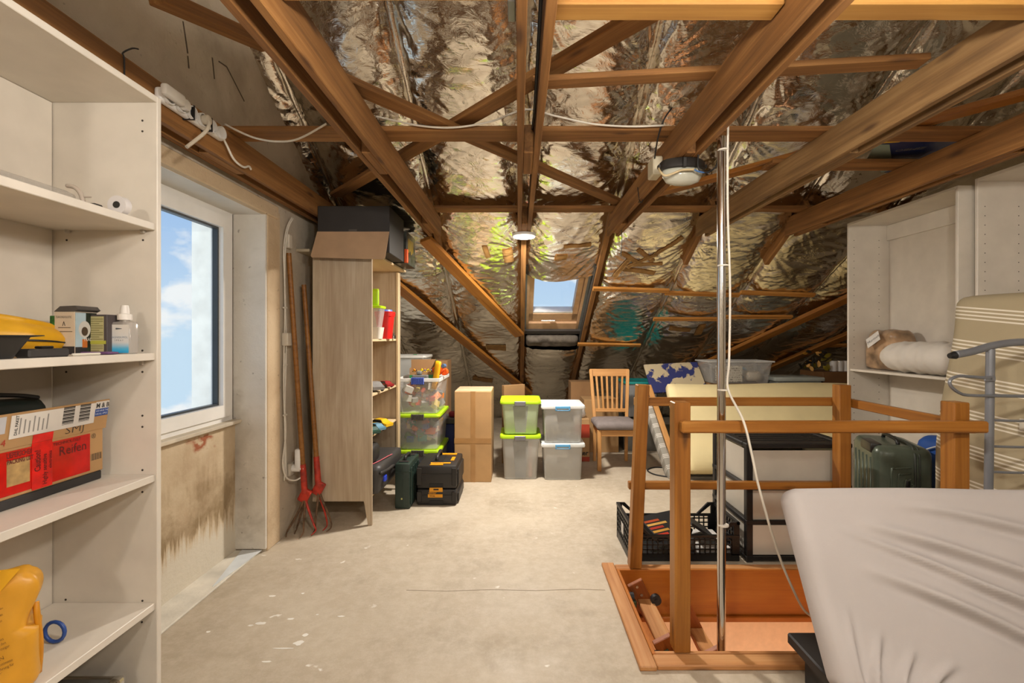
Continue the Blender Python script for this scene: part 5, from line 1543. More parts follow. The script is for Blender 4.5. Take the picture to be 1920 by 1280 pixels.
white_bin('lower white lidded bin with blue clip', 0.002, 0.365)
white_bin('upper white lidded bin with blue clip holding picture', 0.369, 0.37)
t = thing('photo_box', 'dark photo box with pale flowers inside the upper white bin', 'box', (0.43, 4.56, 0.40))
bm = BM(); box(bm, -0.12, 0.13, 0, 0.05, 0, 0.25, 0.003); part('box_body', bm, M('6a6258', 0.6), t)
bm = BM()
for (a, b_) in ((-0.07, 0.05), (-0.05, 0.12), (-0.06, 0.18), (-0.09, 0.09), (-0.03, 0.07)): soft_box(bm, 0.018, 0.002, 0.02, 0.0018, 3, 1, 3, None, (a, -0.003, b_))
part('print', bm, M('d8cdb8', 0.6), t)
patch('bar_code_label', (0.04, -0.0015, 0.03), (1, 0, 0), (0, 0, 1), 0.06, 0.035, M('c4c0b8', 0.6), t)

# ------------------------------------------------------------------ chair
ch = thing('dining_chair', 'oiled beech chair with slatted back and grey cushion', 'chair', (1.04, 4.99, 0))


def post_b(nm, p, q, w_, h_, up=(0, 1, 0), bev=0.004): return bar(nm, p, q, w_, h_, BEECH, ch, up, bev)


for sx in (-1, 1):
    post_b('leg', (sx * 0.193, -0.185, 0.0), (sx * 0.193, -0.185, 0.43), 0.04, 0.04)
    post_b('leg', (sx * 0.178, 0.205, 0.0), (sx * 0.178, 0.18, 0.46), 0.034, 0.034)
    post_b('back_post', (sx * 0.178, 0.18, 0.44), (sx * 0.212, 0.26, 1.03), 0.036, 0.028)
    post_b('side_apron', (sx * 0.185, -0.17, 0.395), (sx * 0.178, 0.17, 0.395), 0.02, 0.06, (0, 0, 1))
post_b('front_apron', (-0.175, -0.185, 0.395), (0.175, -0.185, 0.395), 0.02, 0.065, (0, 0, 1))
post_b('rear_apron', (-0.162, 0.185, 0.395), (0.162, 0.185, 0.395), 0.02, 0.06, (0, 0, 1))
post_b('top_rail', (-0.225, 0.262, 0.995), (0.225, 0.262, 0.995), 0.022, 0.085, (0, 0.1, 1))
post_b('lower_rail', (-0.175, 0.20, 0.575), (0.175, 0.20, 0.575), 0.02, 0.04, (0, 0.1, 1))
for i in range(6):
    x0 = -0.1375 + i * 0.055
    post_b('slat', (x0 * 0.92, 0.205, 0.59), (x0 * 1.08, 0.255, 0.96), 0.024, 0.010, (0, -1, 0.1), 0.003)
bm = BM(); soft_box(bm, 0.225, 0.215, 0.038, 0.034, 14, 14, 4, lambda p, x, y, z: p + Vector((0, 0, 0.022 * (1 - x * x) * (1 - y * y) * (z > 0))), (0, -0.015, 0.468))
part('cushion', bm, M('7d7370', 0.9, 0, 0.06, 20, 0.2, 200), ch, True, 'grey velvet seat cushion')

# behind the chair
t = thing('paint_carton', 'red and brown carton marked Liter beside white bins', 'carton', (0.71, 5.28, 0))
bm = BM(); box(bm, -0.14, 0.09, -0.12, 0.16, 0.0, 0.48, 0.003); part('carton_body', bm, CARD, t)
patch('red_band', (-0.14, -0.1212, 0.27), (1, 0, 0), (0, 0, 1), 0.231, 0.15, M('a83a20', 0.6), t)
patch('red_band', (-0.14, -0.1212, 0.005), (1, 0, 0), (0, 0, 1), 0.231, 0.05, M('a83a20', 0.6), t)
text('10 Liter', 0.075, (0.075, -0.1226, 0.075), (1, 0, 0), (0, 0, 1), INK, t, align='RIGHT', bold=0.002)
bm = BM(); soft_box(bm, 0.06, 0.06, 0.07, 0.05, 5, 5, 5, lambda p, x, y, z: p + Vector((0.02, 0.02, 0.02)) * noise.noise((p.x * 20, p.y * 20, p.z * 20)), (0.0, -0.03, 0.55)); part('plastic_wrap', bm, see_through('crumpled_film', 'd0ccc6', 0.6, 0.15), t, True)
o = slab('brown_carton', 0.80, 1.22, 5.58, 5.95, 0.0, 0.64, CARD, None, 0.004); tag(o, 'plain brown carton standing behind the chair legs', 'carton')
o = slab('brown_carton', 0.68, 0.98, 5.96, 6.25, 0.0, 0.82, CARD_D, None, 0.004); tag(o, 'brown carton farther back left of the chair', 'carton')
t = thing('teal_lid_bin', 'grey bin with a teal lid right of the chair', 'bin', (1.52, 5.85, 0.42))
bin_body(0.20, 0.24, 0, 0.42, M('8d8d8d', 0.5), t, 0.88); lid(0.205, 0.245, 0.425, M('168a88', 0.4), t)
t = thing('grey_bin', 'dim grey lidded bin under the teal one', 'bin', (1.52, 5.85, 0.0))
bin_body(0.23, 0.24, 0, 0.38, M('77756f', 0.5), t, 0.9); lid(0.235, 0.245, 0.385, M('9a988f', 0.5), t)
t = thing('floor_cable', 'black cable curling over floor beside the lounger', 'cable', (1.45, 4.75, 0))
bm = BM(); tube(bm, [(0.12, 0.15, 0.008), (0.0, 0.16, 0.008), (-0.10, 0.05, 0.008), (-0.06, -0.10, 0.008), (0.10, -0.20, 0.008), (0.19, -0.215, 0.008)], 0.007, 8, 6); part('cable', bm, CABLE_B, t, True)

# worn blue board, folded lounger, yellow foam
def worn_mat():
    m, t_, b = base('worn_blue_paint')
    f = noise_n(t_, coords(t_), 5.0, 5, 0.6)
    t_.links.new(ramp(t_, f, [(0.49, '2f3670'), (0.52, 'c7b795')]), b.inputs['Base Color'])
    b.inputs['Roughness'].default_value = 0.7
    return m


o = bar('worn_board', (1.55, 5.50, 0.90), (2.22, 5.55, 0.93), 0.40, 0.03, worn_mat(), up=(0, -0.8, 0.6)); tag(o, 'flaking blue and cream painted board behind the foam', 'board')


def stripe_mat(name, ground, line, period, tilt, n_lines=4, frac=0.42, axis=2, lw=0.42, bend=0.0):
    m, t_, b = base(name)
    c = t_.nodes.new('ShaderNodeTexCoord'); s = t_.nodes.new('ShaderNodeSeparateXYZ'); t_.links.new(c.outputs['Object'], s.inputs[0])
    vv = mathn(t_, 'ADD', s.outputs[axis], mathn(t_, 'MULTIPLY', s.outputs[0], tilt))
    fr_ = mathn(t_, 'FRACT', mathn(t_, 'DIVIDE', vv, period))
    sub = mathn(t_, 'FRACT', mathn(t_, 'MULTIPLY', fr_, n_lines / frac))
    on = mathn(t_, 'MULTIPLY', mathn(t_, 'LESS_THAN', fr_, frac), mathn(t_, 'LESS_THAN', sub, lw))
    g = ramp(t_, noise_n(t_, coords(t_), 3, 3), [(0.3, tuple(x * 0.93 for x in lin(ground)[:3]) + (1,)), (0.7, lin(ground))])
    t_.links.new(mixc(t_, on, g, lin(line)), b.inputs['Base Color'])
    b.inputs['Roughness'].default_value = 0.9
    bump_n(t_, b, noise_n(t_, coords(t_, (1, 1, 1)), 260, 2), 0.15, 0.002)
    return m


FB = Vector((1.66, 4.42, 0.075)); FT = Vector((1.60, 5.05, 0.86))
t = thing('folded_lounger', 'folded wooden lounger with grey white striped cover', 'lounger', (1.5, 4.6, 0))
q = Vector((1.5, 4.6, 0))
bar('frame_bar', Vector((1.575, 4.44, 0.02)) - q, Vector((1.46, 5.14, 0.86)) - q, 0.035, 0.05, BEECH, t, (1, 0, 0))
bar('frame_bar', Vector((1.60, 4.62, 0.02)) - q, Vector((1.62, 4.56, 0.40)) - q, 0.03, 0.03, BEECH, t, (1, 0, 0))
bar('foot', Vector((1.50, 4.40, 0.02)) - q, Vector((1.64, 4.40, 0.02)) - q, 0.04, 0.04, BEECH, t)
m, ln = frame_of(Vector((1.515, 4.50, 0.03)) - q, Vector((1.40, 5.18, 0.86)) - q, (1, 0, 0.2))
bm = BM(); box(bm, -ln / 2, ln / 2, -0.16, 0.02, -0.035, 0.03, 0.01, 2)
o = part('striped_cover', bm, stripe_mat('grey_striped_cover', '98948a', 'd8d4cc', 0.115, 0.0, 3, 0.42, 0), t, 'auto'); o.matrix_local = m
bm = BM(); tube(bm, [(0.05, -0.03, 0.50), (0.02, -0.05, 0.46), (0.04, -0.05, 0.40), (0.03, -0.05, 0.37)], 0.012, 6, 5); part('white_tie', bm, M('dcd8d0', 0.8), t, True)

t = thing('foam_mattress', 'long yellow foam mattress leaning behind the railing', 'mattress', (2.6, 4.6, 0))
d = (FT - FB); hgt = math.hypot(d.y, d.z); ang = math.atan2(d.y, d.z)
bm = BM()
soft_box(bm, 1.02, 0.06, hgt / 2, 0.02, 24, 3, 10, lambda p, x, y, z: p + Vector((0, 0, 0.012 * (z > 0.9) * math.sin(x * 3))), (0, 0, 0), Matrix.Translation(Vector((2.66, (FB.y + FT.y) / 2 + 0.06, (FB.z + FT.z) / 2)) - Vector((2.6, 4.6, 0))) @ Matrix.Rotation(-ang, 4, 'X'))
part('foam_block', bm, M('f5e3ae', 0.9, 0, 0.03, 4, 0.1, 250), t, True)
o = slab('grey_floor_strip', 1.66, 3.6, 4.50, 4.70, 0.0, 0.03, M('6e6a62', 0.8)); tag(o, 'flat grey strip on the floor under the yellow foam', 'board')  # flat grey strip along the foot of the foam

# things stacked behind the foam
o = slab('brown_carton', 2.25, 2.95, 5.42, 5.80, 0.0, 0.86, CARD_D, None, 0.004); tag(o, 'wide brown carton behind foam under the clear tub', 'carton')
t = thing('craft_tub', 'clear open tub with script patterned box behind foam', 'tub', (2.58, 5.50, 0.862))
bin_body(0.37, 0.19, 0, 0.25, CLEAR, t, 0.90)
bm = BM()
for (a, b_, c_, d_) in ((-0.385, 0.385, -0.205, -0.185), (-0.385, 0.385, 0.185, 0.205), (-0.385, -0.365, -0.1845, 0.1845), (0.365, 0.385, -0.1845, 0.1845)): box(bm, a, b_, c_, d_, 0.245, 0.262, 0.003)
part('rim', bm, M('c9c9c6', 0.4), t)


def script_mat():
    m, t_, b = base('script_pattern')
    v = coords(t_, (1, 1, 1)); f = noise_n(t_, coords(t_, (60, 60, 24)), 1.4, 3, 0.6)
    c = t_.nodes.new('ShaderNodeTexCoord'); s = t_.nodes.new('ShaderNodeSeparateXYZ'); t_.links.new(c.outputs['Object'], s.inputs[0])
    ln_ = mathn(t_, 'LESS_THAN', mathn(t_, 'FRACT', mathn(t_, 'MULTIPLY', s.outputs[2], 38)), 0.5)
    on = mathn(t_, 'MULTIPLY', ln_, mathn(t_, 'GREATER_THAN', f, 0.52))
    t_.links.new(mixc(t_, on, lin('d8cfba'), lin('5a5046')), b.inputs['Base Color'])
    return m


o = slab('script_box', 2.38, 2.64, 5.40, 5.55, 0.872, 1.06, script_mat(), None, 0.004); tag(o, 'cream box with handwriting pattern in the clear tub', 'box')
bm = BM(); soft_box(bm, 0.09, 0.07, 0.06, 0.05, 6, 6, 6, None, (2.79, 5.48, 0.94)); o = part('cream_yarn', bm, M('d6cbb8', 0.95, 0, 0.1, 30, 0.4, 60), None, True); tag(o, 'ball of cream wool in the clear tub', 'wool')
bm = BM(); tube(bm, [(2.70 + 0.07 * math.cos(a), 5.56, 0.97 + 0.055 * math.sin(a)) for a in [i * math.pi / 8 for i in range(16)]], 0.014, 6, 1, True); o = part('blue_hoop', bm, M('4f8fb4', 0.4), None, True); tag(o, 'light blue plastic hoop in the clear tub', 'hoop')
t = thing('grey_lid_box', 'flat grey lidded box right of the clear tub', 'box', (3.25, 5.50, 0.0))
bm = BM(); box(bm, -0.24, 0.28, -0.16, 0.2, 0.0, 0.885, 0.006); part('box_body', bm, M('8b8c88', 0.5), t)
bm = BM(); box(bm, -0.27, 0.31, -0.18, 0.22, 0.886, 0.935, 0.012, 2); part('lid', bm, M('a4aaa4', 0.4), t, 'auto')
o = slab('brown_carton', 3.62, 4.4, 5.45, 5.9, 0.0, 0.985, M('6e4a26', 0.7), None, 0.004); tag(o, 'dark brown carton beside the far wardrobe', 'carton')
t = thing('white_foam_block', 'ribbed white polystyrene block on the dark brown carton', 'foam', (3.99, 5.62, 0.986))
bm = BM()
for i in range(6): cyl(bm, (-0.13 + i * 0.075, 0, 0.0), (-0.13 + i * 0.075, 0, 0.125), 0.04, n=16)
part('block', bm, M('dfdcd8', 0.7), t, 'auto')
t = thing('gold_leaf_spray', 'bunch of dry gold and black leaves behind the foam', 'plant', (3.62, 5.62, 0.985))
rnd = random.Random(4)
bm = BM()
for i in range(4): tube(bm, [(0, 0, 0), (rnd.uniform(-0.05, 0.05), rnd.uniform(-0.03, 0.03), 0.08), (rnd.uniform(-0.14, 0.12), rnd.uniform(-0.05, 0.05), 0.17)], 0.004, 5, 4)
part('stem', bm, DARK, t, True)
for i in range(22):
    c_ = ['c8923a', 'd8a860', '6e6218', '2a2622', '26231f', '8a7a20'][i % 6]
    cxl, czl = rnd.uniform(-0.17, 0.18), rnd.uniform(0.03, 0.24)
    bm = BM()
    m4 = Matrix.Translation((cxl, rnd.uniform(-0.05, 0.05), czl)) @ Matrix.Rotation(rnd.uniform(0, 6.28), 4, 'Y') @ Matrix.Rotation(rnd.uniform(-0.6, 0.6), 4, 'X')
    s = rnd.uniform(0.03, 0.055)
    ptsl = [(-s, 0), (-s * 0.4, s * 0.5), (s * 0.4, s * 0.45), (s, 0), (s * 0.4, -s * 0.45), (-s * 0.4, -s * 0.5)]
    prism(bm, ptsl, -0.0015, 0.0015, lambda u, v, d: m4 @ Vector((u, d + 0.15 * u * u / s, v)))
    part('leaf', bm, M(c_, 0.35, 0.3), t)

# ------------------------------------------------------------------ drawers, crate, suitcase
t = thing('drawer_tower', 'black plastic drawer tower with milky drawers behind railing', 'drawers', (1.745, 3.10, 0))
W2, D2, HT = 0.325, 0.25, 0.74
for sx in (-1, 1):
    for sy in (-1, 1):
        bm = BM(); box(bm, sx * W2 - 0.02 - 0.018 * sx, sx * W2 + 0.02 - 0.018 * sx, sy * D2 - 0.02 - 0.018 * sy, sy * D2 + 0.02 - 0.018 * sy, 0.0, HT - 0.02, 0.004); part('post', bm, BLACKP, t)
tier = [(0.04, 0.235), (0.255, 0.45), (0.47, 0.70)]
for i, z in enumerate((0.012, 0.235, 0.452)):
    bm = BM()
    box(bm, -W2 - 0.004, W2 + 0.004, -D2 - 0.004, -D2 + 0.022, z, z + 0.028, 0.004); box(bm, -W2 - 0.004, W2 + 0.004, D2 - 0.022, D2 + 0.004, z, z + 0.028, 0.004)
    box(bm, -W2 - 0.004, -W2 + 0.022, -D2 + 0.0222, D2 - 0.0222, z, z + 0.028, 0.004); box(bm, W2 - 0.022, W2 + 0.004, -D2 + 0.0222, D2 - 0.0222, z, z + 0.028, 0.004)
    part('frame_ring', bm, BLACKP, t)
bm = BM()
box(bm, -W2 - 0.006, W2 + 0.006, -D2 - 0.006, -D2 + 0.05, HT - 0.03, HT, 0.006); box(bm, -W2 - 0.006, W2 + 0.006, D2 - 0.05, D2 + 0.006, HT - 0.03, HT, 0.006)
box(bm, -W2 - 0.006, -W2 + 0.05, -D2 + 0.0502, D2 - 0.0502, HT - 0.03, HT, 0.006); box(bm, W2 - 0.05, W2 + 0.006, -D2 + 0.0502, D2 - 0.0502, HT - 0.03, HT, 0.006)
part('top_frame', bm, BLACKP, t)
bm = BM(); box(bm, -W2 + 0.051, W2 - 0.051, -D2 + 0.051, D2 - 0.051, HT - 0.028, HT - 0.020, 0); part('top_sheet', bm, M('191818', 0.3), t)
for i in range(7):
    y_ = -D2 + 0.075 + i * 0.058
    bm = BM(); box(bm, -W2 + 0.052, W2 - 0.052, y_ - 0.018, y_ + 0.018, HT - 0.0195, HT - 0.004, 0.004); part('top_slat', bm, M('201f1f', 0.3), t)
for (a, b_) in tier:
    bm = BM()
    loft(bm, [rrect(0, 0, W2 - 0.03, D2 - 0.012, 0.01, a + 0.004), rrect(0, 0, W2 - 0.012, D2 - 0.004, 0.01, b_ - 0.004)], True, False)
    part('drawer', bm, GLASS_D, t, 'auto')
o = slab('white_folders', 1.53, 1.96, 2.90, 3.24, 0.50, 0.63, M('b9ab92', 0.8), None, 0.01); tag(o, 'pale things showing through the top drawer', 'contents')

t = thing('plastic_crate', 'black perforated plastic crate with books beside the hatch', 'crate', (1.035, 3.04, 0))
CW, CD, CH, CL = 0.345, 0.178, 0.245, 0.165
PCR = M('171718', 0.4)


def lattice(bm, u0, u1, v0, v1, nu, nv, f, d0, d1, rim=0.008, barw=0.007):
    def bx_(a, b_, c_, e_):
        prism(bm, [(a, c_), (b_, c_), (b_, e_), (a, e_)], d0, d1, f)
    bx_(u0, u1, v0, v0 + rim); bx_(u0, u1, v1 - rim, v1)
    for i in range(nu + 1):
        u = u0 + (u1 - u0) * i / nu
        bx_(u - barw / 2, u + barw / 2, v0, v1)
    for j in range(1, nv):
        v = v0 + (v1 - v0) * j / nv
        bx_(u0, u1, v - barw / 2, v + barw / 2)


for sy in (-1, 1):
    bm = BM()
    f = (lambda s: (lambda u, v, d: Vector((u, s * (CD - d), v))))(sy)
    lattice(bm, -CW + 0.05, CW - 0.05, 0.045, CL, 18, 4, f, 0, 0.010)
    prism(bm, [(-CW, 0.004), (CW, 0.004), (CW, 0.046), (-CW, 0.046)], 0, 0.010, f)
    prism(bm, [(-CW, CL - 0.014), (CW, CL - 0.014), (CW, CL), (-CW, CL)], -0.004, 0.014, f)
    for sx in (-1, 1):
        g = (lambda s, ff: (lambda u, v, d: ff(s * u, v, d)))(sx, f)
        prism(bm, [(CW - 0.05, 0.04), (CW, 0.04), (CW, CH), (CW - 0.035, CH), (CW - 0.035, CL), (CW - 0.05, CL)], 0, 0.012, g)
        prism(bm, [(CW - 0.036, CH - 0.016), (CW - 0.036, CH), (CW - 0.055, CH), (CW - 0.135, CL), (CW - 0.115, CL)], 0, 0.014, g)
    part('long_side', bm, PCR, t)
for sx in (-1, 1):
    bm = BM()
    f = (lambda s: (lambda u, v, d: Vector((s * (CW - d), u, v))))(sx)
    lattice(bm, -CD + 0.012, CD - 0.012, 0.045, CH - 0.012, 9, 5, f, 0.001, 0.011)
    prism(bm, [(-CD + 0.012, 0.004), (CD - 0.012, 0.004), (CD - 0.012, 0.046), (-CD + 0.012, 0.046)], 0.001, 0.011, f)
    prism(bm, [(-CD, CH - 0.016), (CD, CH - 0.016), (CD, CH), (-CD, CH)], -0.004, 0.016, f)
    part('short_side', bm, PCR, t)
bm = BM(); box(bm, -CW + 0.012, CW - 0.012, -CD + 0.012, CD - 0.012, 0.004, 0.012, 0); part('base', bm, PCR, t)
patch('paper_label', (-CW - 0.0006, 0.03, 0.10), (0, -1, 0), (0, 0, 1), 0.06, 0.07, M('cfccc6', 0.7), t)
t = thing('picture_book', 'black book with red and gold print in the crate', 'book', (0.97, 3.02, 0.013))
m4 = Matrix.Translation((0.0, 0.02, 0.14)) @ Matrix.Rotation(math.radians(25), 4, 'Z') @ Matrix.Rotation(math.radians(20), 4, 'X')
bm = BM(); box(bm, -0.15, 0.15, -0.10, 0.10, -0.02, 0.02, 0.003, 1, m4); part('cover', bm, M('201f20', 0.5), t)
for i, (c_, l) in enumerate((('b8341c', 0.10), ('c8923a', 0.13), ('a83020', 0.11), ('d0a050', 0.16), ('b04a20', 0.12))):
    bm = BM(); box(bm, -0.145, -0.145 + l, -0.09 + i * 0.03, -0.072 + i * 0.03, 0.0202, 0.0212, 0, 1, m4); part('print', bm, M(c_, 0.5), t)
o = slab('white_booklet', 1.14, 1.34, 2.89, 3.17, 0.013, 0.075, M('cbc7c0', 0.7), None, 0.003); tag(o, 'stack of white booklets in the crate', 'booklet')
t = thing('dark_book', 'black thin book leaning in the crate centre', 'book', (1.19, 3.03, 0.077))
m4 = Matrix.Translation((0.0, 0.0, 0.075)) @ Matrix.Rotation(math.radians(35), 4, 'Y')
bm = BM(); box(bm, -0.11, 0.11, -0.12, 0.12, -0.008, 0.008, 0.002, 1, m4); part('cover', bm, M('242223', 0.5), t)

t = thing('suitcase', 'olive green hard shell suitcase behind the railing', 'suitcase', (2.33, 3.0, 0), math.radians(-20))
OL = M('5a6355', 0.32, 0.15, 0.06)
T2, WD, HS = 0.32, 0.44, 0.64
bm = BM(); soft_box(bm, T2 / 2, WD / 2, HS / 2, 0.055, 10, 10, 14, None, (T2 / 2, WD / 2, 0.05 + HS / 2)); part('shell', bm, OL, t, True)
for i in range(4):
    k = 0.035 + i * 0.035
    bm = BM(); tube(bm, [(0.055 + k, -0.001, 0.05), (0.055 + k, -0.001, 0.55 - k), (0.075 + k, -0.001, 0.585 - k), (0.195, -0.001, 0.60 - k)], 0.006, 6, 4); part('rib', bm, OL, t, True)
for i in range(5):
    y_ = 0.07 + i * 0.07
    bm = BM(); tube(bm, [(-0.001, y_, 0.08), (-0.001, y_, 0.60)], 0.006, 6, 1); part('rib', bm, OL, t, True)
bm = BM(); tube(bm, [(0.215, -0.002, 0.09), (0.215, -0.002, 0.58), (0.215, 0.02, 0.66), (0.215, 0.07, 0.692), (0.215, 0.38, 0.692)], 0.008, 6, 5); tube(bm, [(0.238, -0.002, 0.09), (0.238, -0.002, 0.58), (0.238, 0.02, 0.66), (0.238, 0.07, 0.692), (0.238, 0.38, 0.692)], 0.006, 6, 5); part('zip', bm, M('3d423b', 0.5), t, True)
bm = BM(); tube(bm, [(0.16, 0.10, 0.69), (0.16, 0.12, 0.715), (0.16, 0.22, 0.722), (0.16, 0.32, 0.715), (0.16, 0.34, 0.69)], 0.012, 8, 5); part('handle', bm, BLACKP, t, True)
bm = BM(); box(bm, -0.008, 0.06, 0.05, 0.24, 0.63, 0.697, 0.012, 2); part('trolley_handle', bm, M('2a2826', 0.35), t, 'auto')
bm = BM(); box(bm, 0.165, 0.19, -0.008, 0.004, 0.42, 0.48, 0.006, 2); part('lock', bm, BLACKP, t, 'auto')
for a, b_ in ((0.05, 0.05), (0.27, 0.05), (0.05, 0.39), (0.27, 0.39)):
    bm = BM(); cyl(bm, (a - 0.012, b_, 0.024), (a + 0.012, b_, 0.024), 0.024, n=14); box(bm, a - 0.006, a + 0.006, b_ - 0.01, b_ + 0.01, 0.024, 0.06, 0); part('wheel', bm, BLACKP, t)

# ------------------------------------------------------------------ wardrobes at the right
def wardrobe(label, x0, y0, y1, z1, shelf_z, depth=0.35):
    t = thing('wardrobe', label, 'wardrobe', (x0 + depth / 2, (y0 + y1) / 2, 0))
    a, b_ = -depth / 2, depth / 2; c_, d_ = -(y1 - y0) / 2, (y1 - y0) / 2
    slab('side_panel', a, b_, d_ - 0.019, d_, 0, z1, WHITE, t); slab('side_panel', a, b_, c_, c_ + 0.019, 0, z1, WHITE, t)
    slab('top_panel', a, b_, c_ + 0.0195, d_ - 0.0195, z1 - 0.02, z1, WHITE, t)
    slab('base_panel', a, b_, c_ + 0.0195, d_ - 0.0195, 0.05, 0.07, WHITE, t)
    slab('back_panel', b_ - 0.01, b_ - 0.004, c_ + 0.0195, d_ - 0.0195, 0.07, z1 - 0.021, WHITE_IN, t)
    slab('crossbar', b_ - 0.03, b_ - 0.011, c_ + 0.0195, d_ - 0.0195, z1 - 0.15, z1 - 0.021, WHITE, t)
    for z in shelf_z: slab('shelf_board', a + 0.012, b_ - 0.011, c_ + 0.0195, d_ - 0.0195, z - 0.018, z, WHITE, t)
    bm = BM(); cyl(bm, (0, 0.0006, 0), (0, -0.0004, 0), 0.0032, n=8); h0 = part('peg_hole', bm, HOLE, t)
    first = True
    for xx in (a + 0.045, b_ - 0.095):
        for i in range(34):
            z = 0.30 + i * 0.058
            if z > z1 - 0.12: break
            o = h0 if first else dup(h0, t)
            first = False
            o.location = (xx, d_ - 0.0193, z)
    return t


wardrobe('white open wardrobe holding the rolled white duvet', 2.78, 2.90, 3.88, 2.36, (1.135,))
wardrobe('nearest white wardrobe behind the striped mattress', 2.86, 1.88, 2.875, 2.39, (0.9,))
t = thing('paper_bag', 'brown paper filled plastic bag with white tag', 'bag', (2.985, 3.675, 1.136))
bm = BM(); soft_box(bm, 0.105, 0.165, 0.16, 0.06, 12, 12, 12, lambda p, x, y, z: p + Vector((0.02, 0.02, 0.018)) * noise.noise((p.x * 11, p.y * 11, p.z * 11)) * (z > -0.9) - Vector((p.x, p.y, 0)) * 0.16 * max(0, z), (0, 0, 0.161)); part('bag_body', bm, M('b09070', 0.3, 0, 0.3, 9, 0.5, 12), t, True)
rt = Vector((0.12, -0.80, 0.55)).normalized(); up_ = Vector((0.25, 0.50, 0.75)); up_ = (up_ - rt * up_.dot(rt)).normalized()
o_ = Vector((-0.128, 0.02, 0.245))
tg = patch('tag', o_ - rt * 0.065 - up_ * 0.045, rt, up_, 0.13, 0.09, M('e0dcd6', 0.7), t, 0.0015)
text('Murmelt', 0.036, o_ - rt * 0.058 - up_ * 0.012 + rt.cross(up_) * 0.002, rt, up_, INK, tg)
t = thing('rolled_duvet', 'rolled white duvet on the wardrobe shelf', 'duvet', (2.885, 3.24, 1.136))
bm = BM()
rings = []
for i in range(57):
    y_ = -0.30 + 0.60 * i / 56
    k = 1 - 0.35 * max(0, abs(y_) / 0.29 - 0.72) ** 1.3 * 4
    rings.append([Vector((0.135 * k * math.cos(a) * (1 + 0.10 * noise.noise((math.cos(a) * 1.5, y_ * 18, 3))), y_, 0.118 + 0.112 * k * math.sin(a) * (1 + 0.16 * noise.noise((math.cos(a) * 2, y_ * 20, 7))))) for a in [j * 2 * math.pi / 36 for j in range(36)]])
loft(bm, rings); part('duvet', bm, M('d9d2c8', 0.95, 0, 0.03, 5, 0.3, 40), t, True)
t = thing('blue_bag', 'bright blue bag with white piping in the wardrobe', 'bag', (2.93, 3.16, 0.071))
bm = BM(); soft_box(bm, 0.10, 0.17, 0.34, 0.09, 8, 12, 14, lambda p, x, y, z: p * (1 - 0.12 * max(0, z)), (0, 0, 0.34)); part('bag_body', bm, M('1b4f9e', 0.6), t, True)
bm = BM(); tube(bm, [(-0.105, -0.13, 0.62), (-0.108, 0.0, 0.56), (-0.104, 0.13, 0.48)], 0.006, 6, 5); part('piping', bm, M('dcdcdc', 0.6), t, True)

# striped mattress and clothes valet
t = thing('striped_mattress', 'beige and white striped folded mattress standing upright', 'mattress', (2.575, 2.28, 0), math.atan2(-0.87, 0.5))


def smd(p, x, y, z):
    k = (z + 1) / 2
    p.y += -0.05 * math.sin(k * math.pi) - 0.03 * math.cos(x * 2.2) + (0.10 * (k - 0.5)) + 0.05
    p.x += 0.08 * (k - 0.5) + 0.012 * math.sin(k * 9)
    p += Vector((0, 0.012, 0.006)) * noise.noise((p.x * 5, 0, p.z * 4))
    return p


bm = BM(); soft_box(bm, 0.37, 0.085, 0.815, 0.06, 22, 5, 44, smd, (0, 0, 0.816)); part('mattress_body', bm, stripe_mat('beige_striped_ticking', 'a89a7c', 'e0d8c6', 0.182, 0.16, 4, 0.44), t, True)
bm = BM(); soft_box(bm, 0.04, 0.004, 0.03, 0.0035, 3, 1, 3, None, (0.02, -0.175, 0.98)); part('maker_tag', bm, M('cfc7b5', 0.6), t, True)

t = thing('clothes_valet', 'grey tubular metal clothes valet stand', 'clothes stand', (2.15, 2.12, 0))
GM = M('85888e', 0.35, 0.35, 0.05)
V = lambda px, py, Y=2.12: P(px, py, Y) - Vector((2.15, 2.12, 0))
bm = BM(); tube(bm, [V(1790, 665), V(1822, 659), V(1860, 648), V(1900, 642), V(1945, 642), V(1975, 648), V(2000, 655), V(2022, 662)], 0.0175, 12, 5); part('hanger_bar', bm, GM, t, True)
bm = BM(); c0 = V(1789, 665.5); cyl(bm, c0 + Vector((0.004, 0, 0)), c0 + Vector((-0.022, 0, -0.004)), 0.0185, 0.012, 14); part('end_cap', bm, BLACKP, t, 'auto')
xl = V(1853, 800).x; xr = V(1966, 800).x
for x in (xl, xr):
    bm = BM(); cyl(bm, (x - 0.008, 0, 0.0), (x + 0.01, 0, 1.345), 0.0165, n=16); part('upright', bm, GM, t, 'auto')
for py in (740, 787, 836, 884):
    z = Z(py, 2.12)
    bm = BM(); tube(bm, [(xl, 0, z), ((xl + xr) / 2, -0.004, z - 0.004), (xr, 0, z)], 0.006, 8, 4); part('rung', bm, GM, t, True)
bm = BM(); tube(bm, [V(1858, 709, 2.10), V(1820, 706, 2.10), V(1797, 705, 2.09), V(1782, 712, 2.08), V(1783, 724, 2.08), V(1800, 737, 2.09), V(1820, 741, 2.10), V(1870, 742, 2.10), V(1940, 743, 2.10)], 0.007, 8, 5); part('trouser_bar', bm, GM, t, True)
bm = BM(); box(bm, xl - 0.04, xl + 0.012, -0.024, -0.0168, V(1850, 714).z, V(1850, 704).z, 0.003); part('clamp', bm, GM, t)
bm = BM()
for x in (xl, xr): box(bm, x - 0.02, x + 0.02, -0.05, 0.17, 0.0, 0.03, 0.006)
part('foot', bm, BLACKP, t)

